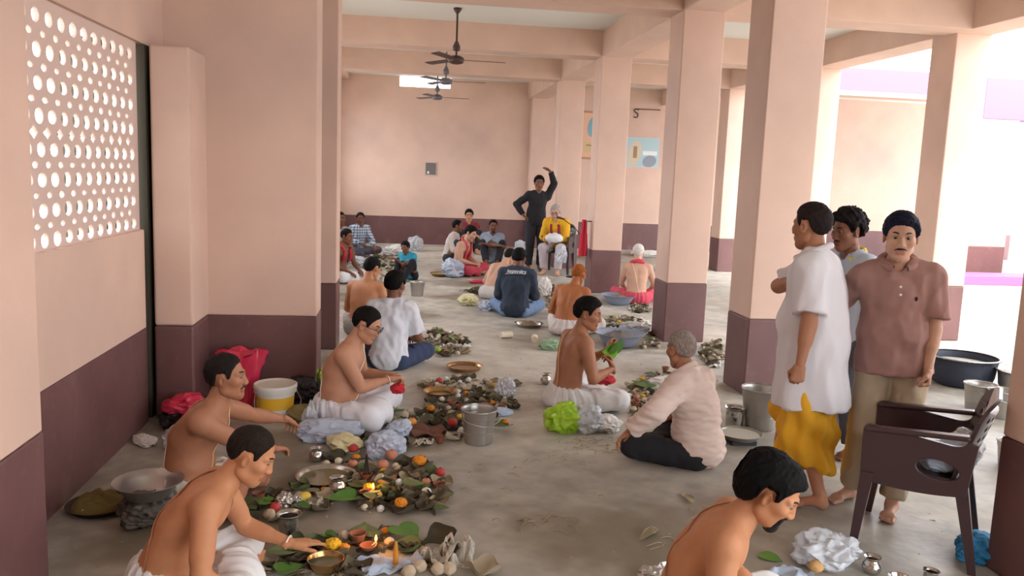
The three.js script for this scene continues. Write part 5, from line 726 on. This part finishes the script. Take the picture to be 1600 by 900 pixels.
{ const P = [1.28, -13.54]; bag(MP.bagPink, 'flat red cloth on the floor before the red scarf man', [P[0] + 0.15, 0, P[1]], [0.4, 0.05, 0.14], { v: 1, name: 'floor_cloth', category: 'cloth' }); }
{ const P = [0.88, -11.13]; bag(MP.bagCream, 'cream bag on the floor left of the navy T-shirt', [P[0], 0, P[1]], [0.14, 0.14, 0.12], { v: 2 }); }
{ const P = [1.1, -10.73]; bag(MP.bagBlue, 'bluish clear bag left of the navy T-shirt', [P[0], 0, P[1]], [0.14, 0.12, 0.1], { v: 8 }); }
{ const P = [2.09, -12.09]; bag(MP.white, 'white packet right of the navy T-shirt', [P[0], 0, P[1]], [0.09, 0.26, 0.08], { v: 3, name: 'paper_packet', category: 'packet' }); }
{ const P = [1.52, -8.34]; bag(std(0x8fae8c, 0.6), 'pale green bundle behind the leaf cup holder', [P[0], 0, P[1]], [0.1, 0.1, 0.08], { v: 6, name: 'cloth_bundle', category: 'bundle' }); }
{ const P = [-0.83, -15.41]; bag(MP.bagWhite, 'white bag in front of the red scarved person by the pier', [P[0], 0, P[1]], [0.2, 0.16, 0.16], { v: 1 }); }
{ const P = [-0.88, -14.0]; bag(std(0x8f8576, 0.9), 'brown sack in front of the red scarved person by the pier', [P[0], 0, P[1]], [0.24, 0.18, 0.18], { v: 5, sharp: 0.4, name: 'sack', category: 'sack' }); }
{ const P = [-0.18, -17.54]; bag(MP.white, 'white bundle behind the child in turquoise', [P[0], 0, P[1]], [0.3, 0.2, 0.2], { v: 2, name: 'cloth_bundle', category: 'bundle' }); }
{ const P = [0.24, -18.48]; bag(MP.bagWhite, 'white bag behind the head of the child in turquoise', [P[0], 0, P[1]], [0.16, 0.3, 0.16], { v: 8 }); }
{ const P = [2.6, -18.23]; bag(MP.bagWhite, 'white bag on the floor beside the man in black', [P[0], 0, P[1]], [0.16, 0.3, 0.16], { v: 4 }); }
{ const P = [5.63, -18.69]; bag(MP.white, 'white cloth heap at the foot of the far wall', [P[0], 0, P[1]], [0.34, 0.12, 0.24], { v: 3, name: 'cloth_bundle', category: 'bundle' }); }
{ const P = [2.04, -3.54]; bag(MP.bagWhite, 'clear plastic bag with bread beside the nearest shirtless man', [P[0], 0, P[1]], [0.14, 0.15, 0.11], { v: 7, turn: 0.2 }); lump(P[0] - 0.1, P[1] + 0.09, std(0xc49a66, 0.8), 1, 'round tan bread roll in front of the clear bag', undefined, 0, 1.3, 'bread_roll', 'bread'); }
{ const P = [1.8, -3.42]; solo('folded_paper', sheetGeo(3, 0.2, 0.14, 0.03), MP.greyBlue, 'bluish folded paper before the nearest shirtless man', 'paper', [P[0], 0, P[1]], 0.4); heartLeaf(P[0] - 0.03, P[1] - 0.2, 0.8, 2, 'green leaf near the bowed head of the nearest man'); }
{ const P = [2.85, -3.55]; bag(MP.blueCloth, 'bright blue cloth bag behind the legs of the armchair', [P[0], 0, P[1]], [0.13, 0.12, 0.09], { v: 2, name: 'cloth_bag' }); }
{ const o = solo('pillow_bag', bagGeo(4, 0, 0.5), MP.greyBlue, 'pale blue bag resting on the armchair seat', 'bag', [2.68, 0.425, -3.66], 0.5); o.scale.set(0.14, 0.09, 0.12); }
{ const o = solo('pillow_bag', bagGeo(6, 0, 0.4), MP.bagWhite, 'white bundle resting at the back of the armchair seat', 'bundle', [2.82, 0.43, -3.72], 0.9); o.scale.set(0.09, 0.12, 0.09); }
{ const P = [0.2, -3.68]; solo('newspaper_cone', sheetGeo(1, 0.2, 0.17, 0.11), newsprint, 'crumpled newspaper packet near the rice balls', 'newspaper', [P[0], 0, P[1]], 0.4); }
{ const P = [0.28, -3.65]; solo('newspaper_cone', sheetGeo(2, 0.17, 0.15, 0.12), newsprint, 'crumpled newspaper packet at the outer edge of the offerings', 'newspaper', [P[0], 0, P[1]], 1.4); }
{ const P = [-0.03, -3.61]; solo('paper_sheet', sheetGeo(4, 0.3, 0.16, 0.05), MP.greyBlue, 'bluish white paper under the yellow candle', 'paper', [P[0], 0, P[1]], 0.3); }
{ const P = [0.39, -3.53]; leafBowl(P[0], P[1], 1.2, 2, 'pale dry leaf bowl lying outermost near the frame edge', undefined, 0, 'dry'); }
{ const P = [-0.01, -3.59]; solo('candle', lathe([[0.0005, 0], [0.013, 0], [0.011, 0.07], [0.006, 0.105], [0.0005, 0.11]], 14), MP.orange, 'upright yellow orange candle stub on the paper', 'candle', [P[0], 0.02, P[1]]); }
{ const P = [-0.14, -3.72]; lamp(P[0], P[1], 'burning clay oil lamp beside the yellow candle', 0.03); leafBowl(P[0], P[1], 0.9, 1, 'dark leaf bowl under the burning lamp by the candle'); }
{ const P = [-0.15, -4.47]; lamp(P[0] - 0.03, P[1] + 0.03, 'burning clay oil lamp among marigolds before the incense', 0.005); flower(P[0] - 0.02, P[1] - 0.04, MP.marigoldYellow, 1, 'yellow marigold behind the burning lamp by the incense', undefined, 0, 1.1); }
{ const P = [-0.19, -4.66]; const o = thing('incense_bundle', 'upright bundle of black incense sticks', 'incense', [P[0], 0, P[1]]); part('holder', VG('clayCup'), MP.clay, o); for (let i = 0; i < 7; i++) { const a = i * 2.4; part('stick', new THREE.CylinderGeometry(0.0018, 0.0018, 0.15, 5).rotateZ(0.1 * Math.cos(a)).rotateX(0.1 * Math.sin(a)).translate(0.011 * Math.cos(a), 0.088, 0.011 * Math.sin(a)), MP.black, o); } }
{ const P = [-0.5, -4.34]; const o = solo('lemon', lemonGeo, MP.lemon, 'yellow lemon beside silver foil before the bending man', 'lemon', [P[0], 0.02, P[1]], 0.5); }
{ const P = [-0.6, -4.32]; bag(MP.foil, 'crumpled silver foil next to the yellow lemon', [P[0], 0, P[1]], [0.045, 0.07, 0.04], { v: 6, name: 'foil_wrapper', category: 'foil' }); bag(MP.foil, 'second crumpled silver foil touching the lemon', [P[0] + 0.07, 0, P[1] - 0.02], [0.04, 0.06, 0.035], { v: 1, name: 'foil_wrapper', category: 'foil' }); }
{ const P = [-0.64, -4.24]; fruit(P[0], P[1], MP.red, 'small red apple left of the silver foil', undefined, 0, 0.8); }
{ const P = [-0.29, -5.1]; fruit(P[0], P[1], MP.red, 'red apple beside the yellowish packet, upper of two', undefined, 0.02, 0.85); }
{ const P = [-0.28, -4.87]; fruit(P[0], P[1], MP.peach, 'reddish apple in front of the upper red apple', undefined, 0, 0.85); }
{ const P = [-0.1, -4.84]; fruit(P[0], P[1], MP.peach, 'peach coloured fruit leaning on the pale blue bag', undefined, 0, 1, 'fruit', 'peach'); }
{ const P = [-0.05, -4.96]; fruit(P[0], P[1], MP.peach, 'peach coloured fruit on the far side of the pale blue bag', undefined, 0.02, 1, 'fruit', 'peach'); }
{ const P = [0.08, -5.68]; fruit(P[0], P[1], MP.orange, 'orange fruit on a leaf plate beside the pale blue bag', undefined, 0.01, 0.9, 'fruit', 'orange_fruit'); }
{ const P = [0.36, -5.62]; fruit(P[0], P[1], MP.red, 'red apple in a leaf bowl left of the lone bucket', undefined, 0.02, 1.0); leafBowl(P[0], P[1], 1.0, 3, 'dark leaf bowl under the red apple by the bucket'); }
{ const P = [0.35, -8.08]; fruit(P[0], P[1], MP.lime, 'lime green fruit beside the jeans of the white T-shirt man', undefined, 0, 0.95, 'fruit', 'lime'); }
{ const P = [0.12, -4.86]; leafBowl(P[0], P[1], 1.25, 0, 'leaf bowl filled with orange marigolds at the outer edge'); flower(P[0], P[1], MP.marigold, 0, 'large orange marigold in the outer leaf bowl', undefined, 0.025, 1.35); }
{ const P = [0.01, -4.22]; leafBowl(P[0], P[1], 1.15, 1, 'leaf bowl with an orange flower above the big green leaf'); flower(P[0], P[1], MP.marigold, 1, 'orange flower in the bowl above the big green leaf', undefined, 0.03, 1.1); }
{ const P = [-0.3, -3.73]; leafBowl(P[0], P[1], 1.2, 2, 'leaf bowl with yellow flowers by the outstretched hand'); flower(P[0], P[1], MP.marigoldYellow, 2, 'yellow marigold in the bowl by the outstretched hand', undefined, 0.03, 1.25); flower(P[0] + 0.05, P[1] + 0.01, MP.marigold, 0, 'orange marigold beside the yellow one by the hand', undefined, 0.025, 0.9); }
{ const P = [-0.32, -3.58]; vessel('bowl', MP.brass, 'brass bowl right under the outstretched hand', 'bowl', [P[0], 0, P[1]], 0.85, 0, undefined, { fill: [0.045, 0.082, MP.water] }); }
{ const P = [0.78, -6.64]; flower(P[0], P[1], MP.marigoldYellow, 1, 'yellow marigold beside the mauve white bag', undefined, 0.03, 1.1); }
{ const P = [0.22, -5.99]; flower(P[0], P[1], MP.marigold, 2, 'orange marigold in front of the smaller brass plate', undefined, 0.03, 1); }
{ const P = [-0.25, -4.31]; heartLeaf(P[0], P[1], 1.25, 1, 'large fresh green leaf in front of the small water pot', undefined, 0.03, MP.leafGreen[0]); }
{ const P = [0.01, -3.94]; heartLeaf(P[0], P[1], 1.25, 2, 'broad fresh green leaf below the orange flower bowl', undefined, 0.03, MP.leafGreen[0]); }
{ const P = [-0.17, -3.9]; heartLeaf(P[0], P[1], 1.15, 0, 'curled dull green leaf above the lamp by the candle', undefined, 0.012, MP.leafDull[1]); }
{ const P = [0.74, -5.61]; heartLeaf(P[0], P[1], 1.2, 1, 'green leaf parcel right of the lone steel bucket', undefined, 0.02, MP.leafDull[0]); flower(P[0], P[1] - 0.03, MP.marigold, 1, 'orange flower on the leaf parcel right of the bucket', undefined, 0.04, 0.7); }
{ const P = [2.07, -6.66]; heartLeaf(P[0], P[1], 1.35, 0, 'fresh green leaf beside the bare knee of the leaf cup holder', undefined, 0.03, MP.leafGreen[1]); }
{ const P = [-0.81, -4.29]; heartLeaf(P[0], P[1], 1.2, 2, 'green leaf near the face of the bending man', undefined, 0.03, MP.leafDull[0]); leafBowl(P[0] + 0.03, P[1] + 0.12, 1.3, 3, 'dark leaf bowl under the face of the bending man'); }
{ const P = [-0.49, -3.74]; heartLeaf(P[0], P[1], 1.1, 1, 'pale green leaf in front of the flared steel pot', undefined, 0.01, MP.leafDull[1]); }
{ const P = [0.21, -3.79]; leafBowl(P[0], P[1] - 0.04, 1.35, 3, 'upturned dark leaf bowl behind the newspaper packet').rotation.set(0.5, 0, 0.4); }
{ const P = [0.19, -5.53]; leafPlate(P[0], P[1], 1.3, 1, 'flat reddish brown leaf plate left of the red apple', undefined, std(0x6f4638, 0.8)); }
for (const [i, p] of [[0.1, -3.55], [0.18, -3.52], [0.23, -3.52], [0.05, -3.5]].entries()) lump(p[0], p[1], MP.rice, i, 'pale round rice ball in the row at the bottom of the offerings', 'rice balls', 0, 1.15);
for (const [i, p] of [[1.13, -8.88], [1.42, -8.7]].entries()) solo('paper_roll', new THREE.CylinderGeometry(0.035, 0.035, 0.14, 14).rotateZ(1.57).rotateY(0.4 + i).translate(0, 0.036, 0), MP.cream, ['cream paper roll lying in front of the steel food plate', 'cream paper roll lying beside the pale green bundle'][i], 'roll', [p[0], 0, p[1]]);
// ---------------------------------------------------------------- gate across the courtyard
{ const o = thing('metal_gate', 'grey barred metal gate across the courtyard', 'gate', [13.5, 0, -15.6]); for (const x of [-0.5, 0.5]) part('stile', box(x - 0.03, x + 0.03, 0, 2.1, -0.03, 0.03), M.greyMetal, o); for (const y of [0.15, 1.1, 2.05]) part('rail', box(-0.5, 0.5, y - 0.03, y + 0.03, -0.02, 0.02), M.greyMetal, o); for (let i = 1; i < 7; i++) part('bar', box(-0.5 + i / 7 - 0.01, -0.5 + i / 7 + 0.01, 0.15, 2.05, -0.01, 0.01), M.greyMetal, o); }

// short phrases by which neighbours of these things can be described
for (const [label, phrase] of [
  ['steel pot with a flared rim', 'flared steel pot'], ['large steel plate of murky', 'large steel plate'], ['burning clay oil lamp beside', 'lamp by the candle'], ['burning clay oil lamp among', 'lamp by the incense'], ['yellow lemon', 'yellow lemon'], ['broad fresh green', 'broad green leaf'], ['leaf bowl filled with orange', 'outer marigold bowl'], ['crumpled newspaper packet near', 'newspaper packet'], ['upright bundle of black', 'incense sticks'],
  ['leaf bowl with yellow', 'yellow flower bowl'], ['green leaf near the face', 'leaf by the bowed face'], ['small steel water pot touching', 'small water pot'], ['leaf bowl with an orange', 'orange flower bowl'], ['pale blue bag with fruit', 'pale blue fruit bag'], ['red apple beside', 'upper red apple'], ['yellowish cloth packet', 'yellowish packet'], ['small pale blue bag', 'small pale blue bag'], ['orange fruit on', 'orange fruit'], ['red apple in a leaf', 'red apple by the bucket'],
  ['smaller brass plate', 'smaller brass plate'], ['steel bucket standing alone', 'lone steel bucket'], ['mauve tinted', 'mauve white bag'], ['orange marigold in front', 'marigold by the brass plate'], ['pale blue paper packet', 'pale blue packet'], ['lime green fruit', 'lime'], ['fresh green leaf beside the bare', 'leaf by the bare knee'], ['grey white sheet', 'grey white bundle'], ['crumpled white bag near', 'crumpled white bag'], ['larger blue grey basin heaped', 'larger blue grey basin'],
  ['white bag behind the larger', 'bag behind the larger basin'], ['flat reddish brown', 'reddish leaf plate'], ['white bag in front of the red scarved', 'white bag by the pier'], ['brown sack in front', 'brown sack by the pier'], ['white bundle behind the child', 'bundle behind the child'], ['steel bucket at the feet', 'bucket by the child'], ['flat red cloth', 'flat red cloth'], ['cream bag on the floor', 'cream bag'], ['white packet right', 'white packet'], ['blue grey basin beside the pillar', 'farther basin'], ['long bluish plastic', 'long bluish bag'],
]) { const o = scene.children.find((c) => c.userData.label?.startsWith(label)); if (o) Object.defineProperty(o.userData, 'landmark', { value: phrase, enumerable: false }); }

const HEAPS = {
  near: [[[-0.86, -4.32], [-0.55, -4.55], [-0.24, -4.79], [0.06, -4.94], [0.25, -4.72], [0.23, -4.21], [0.06, -4.17], [-0.21, -4.23], [-0.48, -4.24], [-0.65, -4.12], [-0.8, -4.05]], 'in the near offerings by the bending man'],
  fore: [[[-0.68, -3.73], [-0.43, -3.86], [-0.2, -3.97], [0.06, -3.99], [0.24, -3.86], [0.34, -3.65], [0.2, -3.54], [-0.06, -3.49], [-0.34, -3.5], [-0.53, -3.54]], 'in the lowest offerings by the outstretched hand'],
  mid: [[[-0.61, -5.38], [-0.12, -5.95], [0.31, -6.12], [0.92, -6.68], [0.87, -6.12], [0.4, -5.37], [0.06, -5.24], [-0.25, -4.89], [-0.51, -4.85]], 'in the offerings before the man with spectacles'],
  spec: [[[0.18, -6.88], [0.52, -7.11], [0.94, -6.89], [0.85, -6.12], [0.26, -6.03]], 'around the smaller brass plate'],
  tee: [[[0.17, -8.43], [0.37, -9.31], [0.7, -8.79], [0.61, -8.0], [0.38, -7.85]], 'in the heap beside the white T-shirt man'],
  cup: [[[2.0, -6.91], [2.47, -7.4], [2.68, -6.93], [2.17, -6.13], [1.81, -5.79], [1.74, -5.95]], 'between the leaf cup holder and the pink shirt'],
  basin: [[[2.27, -9.65], [2.72, -10.35], [3.09, -10.15], [2.72, -8.4], [2.51, -8.39], [2.82, -9.1]], 'around the blue grey basins'],
  pier: [[[-0.96, -13.99], [-0.89, -16.5], [-0.42, -17.88], [-0.01, -16.12], [-0.1, -12.59], [-0.3, -11.33]], 'in the heap beside the child in turquoise'],
  scarf: [[[1.43, -14.86], [1.75, -16.27], [2.04, -16.0], [1.91, -14.49], [1.51, -13.98]], 'before the man with the red scarf'],
  navy: [[[0.91, -12.4], [1.14, -12.77], [1.31, -12.45], [1.19, -11.8]], 'left of the navy T-shirt'],
  navr: [[[2.28, -12.93], [2.57, -13.12], [2.08, -10.53], [1.88, -10.51]], 'right of the navy T-shirt'],
  pill: [[[3.23, -8.43], [3.51, -8.78], [3.3, -7.97], [3.0, -7.54], [3.04, -7.96]], 'beyond the pillar on the right'],
  red: [[[3.16, -11.15], [3.43, -11.29], [3.29, -10.75], [3.06, -10.62]], 'in front of the white haired man'],
};
// ---------------------------------------------------------------- heaps of small offerings
const shorter = (l) => l.replace('in front and left of', 'front left of').replace('in front and right of', 'front right of').replace('behind and left of', 'back left of').replace('behind and right of', 'back right of').replace('in the heap beside', 'in heap by').replace('in the offerings before', 'in offerings before');
const landmarks = scene.children.filter((o) => o.userData.landmark).map((o) => [o.position.x, o.position.z, o.userData.landmark]);
function inside(p, poly) { let c = false; for (let i = 0, j = poly.length - 1; i < poly.length; j = i++) { const a = poly[i], b = poly[j]; if ((a[1] > p[1]) !== (b[1] > p[1]) && p[0] < (b[0] - a[0]) * (p[1] - a[1]) / (b[1] - a[1]) + a[0]) c = !c; } return c; }
function spots(poly, n, gap) { const xs = poly.map((p) => p[0]), zs = poly.map((p) => p[1]), out = []; for (let t = 0; t < n * 60 && out.length < n; t++) { const p = [rr(Math.min(...xs), Math.max(...xs)), rr(Math.min(...zs), Math.max(...zs))]; if (inside(p, poly) && free(p, gap * 0.35) && out.every((q) => Math.hypot(q[0] - p[0], q[1] - p[1]) > gap)) out.push(p); } return out; }
const KINDS = {
  bowl: (p, v, l, g) => leafBowl(p[0], p[1], rr(0.8, 1.15), v, 'brown stitched leaf bowl ' + l, g), drybowl: (p, v, l, g) => leafBowl(p[0], p[1], rr(0.8, 1.1), v, 'pale dry leaf bowl ' + l, g, 0, 'dry'), greenbowl: (p, v, l, g) => leafBowl(p[0], p[1], rr(0.8, 1.1), v, 'dull green leaf bowl ' + l, g, 0, 'green'),
  plate: (p, v, l, g) => leafPlate(p[0], p[1], rr(0.8, 1.1), v, 'flat brown leaf plate ' + l, g), leaf: (p, v, l, g) => heartLeaf(p[0], p[1], rr(0.6, 0.95), v, 'small green leaf ' + l, g, 0.02, v % 2 ? MP.leafDull[v % 3] : MP.leafGreen[v % 3]), dry: (p, v, l, g) => dryLeaf(p[0], p[1], rr(0.7, 1.2), v, 'dry fallen leaf ' + l, g),
  cup: (p, v, l, g) => cup(p[0], p[1], v, 'small clay cup ' + l, g, rr(0.9, 1.2)), white: (p, v, l, g) => lump(p[0], p[1], v % 2 ? MP.cream : MP.white, v, 'white food lump ' + l, g, 0, rr(0.6, 1.0), 'food_lump', 'food'), tan: (p, v, l, g) => lump(p[0], p[1], MP.rice, v, 'tan food lump ' + l, g, 0, rr(0.6, 1.1), 'food_lump', 'food'),
  flower: (p, v, l, g) => flower(p[0], p[1], v % 2 ? MP.marigold : MP.marigoldYellow, v, 'small marigold ' + l, g, 0.01, rr(0.6, 0.85)), apple: (p, v, l, g) => fruit(p[0], p[1], v % 2 ? MP.red : MP.peach, 'small round red fruit ' + l, g, 0, rr(0.7, 0.9)), paper: (p, v, l, g) => solo('paper_scrap', sheetGeo(v % 4, 0.12, 0.1, 0.04), v % 2 ? newsprint : MP.white, 'crumpled paper scrap ' + l, 'paper', [p[0], 0.001, p[1]], v * 1.7, g),
};
const placed = new Map();
const taken = []; scene.updateMatrixWorld(true);
for (const o of scene.children) if (o.userData.category && o.userData.category !== 'person' && !o.userData.kind) { const b = new THREE.Box3().setFromObject(o), c = b.getCenter(V(0, 0, 0)), s = b.getSize(V(0, 0, 0)); if (b.min.y < 0.1 && Math.max(s.x, s.z) > 0.06 && o.userData.category !== 'cloth') taken.push([c.x, c.z, Math.max(s.x, s.z) * 0.4]); }
const bodies = scene.children.filter((o) => o.J);
const free = (p, pad) => taken.every((t) => Math.hypot(t[0] - p[0], t[1] - p[1]) > t[2] + pad) && bodies.every((b) => { const q = b.worldToLocal(V(p[0], 0.05, p[1])); return Math.abs(q.x) > 0.8 || Math.abs(q.z) > 0.8 || b.J.field.at(q.x, q.y, q.z) > 0.06; });
function heap(key, gap, mix) {
  const [poly, l] = HEAPS[key]; const n = Object.values(mix).reduce((a, b) => a + b, 0), list = []; for (const [k, c] of Object.entries(mix)) for (let i = 0; i < c; i++) list.push(k);
  for (let i = list.length - 1; i > 0; i--) { const j = Math.floor(rnd() * (i + 1)); [list[i], list[j]] = [list[j], list[i]]; }
  spots(poly, n, gap).forEach((p, i) => {
    const near = landmarks.map(([x, z, t]) => [Math.hypot(x - p[0], z - p[1]), p[0] - x, p[1] - z, t]).sort((a, b) => a[0] - b[0])[0]; let where = l, shared = list[i] + ' ' + l;
    if (near && near[0] < 0.4) { const [d, dx, dz, t] = near, a = Math.atan2(dx, -dz) / RAD, dir = ['behind', 'behind and right of', 'right of', 'in front and right of', 'in front of', 'in front and left of', 'left of', 'behind and left of'][(Math.round(a / 45) + 8) % 8]; where = (d < 0.15 ? 'right ' : d > 0.27 ? 'further ' : '').replace('right ', 'just ') + dir + ' the ' + t; }
    const key = list[i] + '|' + where; placed.set(key, (placed.get(key) || 0) + 1); KINDS[list[i]](p, Math.floor(rr(0, 24)), where, shared);
  });
}
heap('near', 0.07, { bowl: 20, drybowl: 5, greenbowl: 8, plate: 4, leaf: 8, dry: 4, cup: 5, white: 7, tan: 3, flower: 3, apple: 2, paper: 1 });
heap('fore', 0.072, { bowl: 12, drybowl: 4, greenbowl: 6, plate: 4, leaf: 7, dry: 4, cup: 4, white: 4, tan: 3, flower: 2, paper: 2 });
heap('mid', 0.085, { bowl: 22, drybowl: 8, greenbowl: 5, plate: 6, leaf: 5, dry: 5, cup: 4, white: 8, tan: 6, flower: 4, paper: 3 });
heap('spec', 0.085, { bowl: 8, drybowl: 12, plate: 2, cup: 4, white: 10, tan: 8, flower: 2, apple: 2, paper: 6, dry: 4 });
heap('tee', 0.075, { drybowl: 12, bowl: 6, white: 10, tan: 6, leaf: 4, flower: 3, paper: 3, dry: 4 });
heap('cup', 0.075, { bowl: 8, drybowl: 8, leaf: 6, white: 7, tan: 6, flower: 6, cup: 4, apple: 2, paper: 4, dry: 4 });
heap('basin', 0.09, { drybowl: 8, bowl: 6, white: 8, tan: 8, leaf: 4, paper: 3, dry: 4, flower: 2 });
heap('pier', 0.12, { drybowl: 30, bowl: 16, white: 14, tan: 12, paper: 8, greenbowl: 10, dry: 6 });
heap('scarf', 0.12, { tan: 14, drybowl: 12, bowl: 4, white: 4, flower: 3, cup: 4 });
heap('navy', 0.09, { bowl: 8, drybowl: 3, dry: 5, white: 4 });
heap('navr', 0.09, { tan: 10, drybowl: 8, bowl: 4, cup: 6, white: 3 });
heap('pill', 0.08, { drybowl: 7, bowl: 4, paper: 3, dry: 6, tan: 4 });
heap('red', 0.1, { paper: 2, drybowl: 4, bowl: 2, dry: 2 });
{ // things that still share a label are told apart by their order from the left
  const ORD = 'first second third fourth fifth sixth seventh eighth ninth tenth eleventh twelfth thirteenth fourteenth fifteenth sixteenth seventeenth eighteenth nineteenth twentieth 21st 22nd 23rd 24th 25th 26th 27th 28th 29th 30th'.split(' '), by = new Map();
  for (const o of scene.children) { const l = o.userData.label; if (l && !o.userData.kind) by.set(l, [...(by.get(l) || []), o]); }
  for (const [l, list] of by) if (list.length > 1 && list.length <= 30) list.sort((a, b) => a.position.x / -a.position.z - b.position.x / -b.position.z).forEach((o, i) => { let t = ORD[i] + ' from left, ' + shorter(l); if (t.split(/\s+/).length > 15) t = t.replace('stitched ', '').replace('pale dry', 'dry').replace('small ', '').replace('further ', ''); o.userData.label = t; });
}
// ---------------------------------------------------------------- floor litter: straw, flakes, stems
{
  const list = [], flake = [];
  const strew = (cx, cz, r, n) => { for (let i = 0; i < n; i++) { const a = rr(0, 6.28), d = r * Math.sqrt(rnd()), x = cx + Math.cos(a) * d * 1.3, z = cz + Math.sin(a) * d, t = rr(0, 3.14), L = rr(0.03, 0.1); list.push(tube([[x, 0.004, z], [x + Math.cos(t) * L * 0.5, 0.008 + rr(0, 0.014), z + Math.sin(t) * L * 0.5], [x + Math.cos(t + 0.3) * L, 0.004, z + Math.sin(t + 0.3) * L]], 0.0022, 4, 4)); } };
  strew(1.3, -5.3, 0.2, 46); strew(0.75, -4.05, 0.12, 26); strew(1.0, -5.0, 0.16, 14); strew(1.66, -4.15, 0.08, 12); strew(1.35, -3.8, 0.08, 8); strew(-1.25, -3.7, 0.3, 8); strew(0.5, -4.4, 0.5, 14);
  solo('straw_litter', merge(list), MP.straw, 'loose dry straw strewn on the cement floor', 'litter', [0, 0, 0], 0, undefined, 'stuff');
  const add = (x, z, s) => { const g = new THREE.IcosahedronGeometry(s, 0); const k = rr(0.5, 1.5); g.scale(k, 0.35, 1); g.rotateY(rr(0, 6)); g.translate(x, s * 0.3, z); flake.push(g); };
  for (let i = 0; i < 420; i++) add(rr(-1.5, 3), rr(-9, -3), rr(0.003, 0.009)); for (const k of Object.keys(HEAPS)) for (const p of spots(HEAPS[k][0], 70, 0.01)) add(p[0] + rr(-0.1, 0.1), p[1] + rr(-0.1, 0.1), rr(0.005, 0.014));
  solo('crumb_litter', merge(flake), std(0xb3a68f, 0.95), 'pale crumbs and petals scattered over the floor', 'litter', [0, 0, 0], 0, undefined, 'stuff');
  const dk = []; for (const k of Object.keys(HEAPS)) for (const p of spots(HEAPS[k][0], 60, 0.02)) { const g = dryLeafGeo(0).clone(); g.scale(rr(0.4, 0.9), rr(0.5, 1.5), rr(0.4, 0.8)); g.rotateY(rr(0, 6)); g.translate(p[0], 0.002, p[1]); dk.push(g); }
  solo('leaf_scraps', merge(dk), MP.leafBrown[1], 'torn brown leaf scraps under the offerings', 'litter', [0, 0, 0], 0, undefined, 'stuff');
}
for (const [x, z, v, l] of [[1.62, -4.32, 0, 'dry leaf lying alone on the bare floor in the middle'], [1.26, -3.87, 1, 'small dry leaf lying nearer on the bare floor']]) dryLeaf(x, z, 1.2, v, l);
renderer.render(scene, camera);
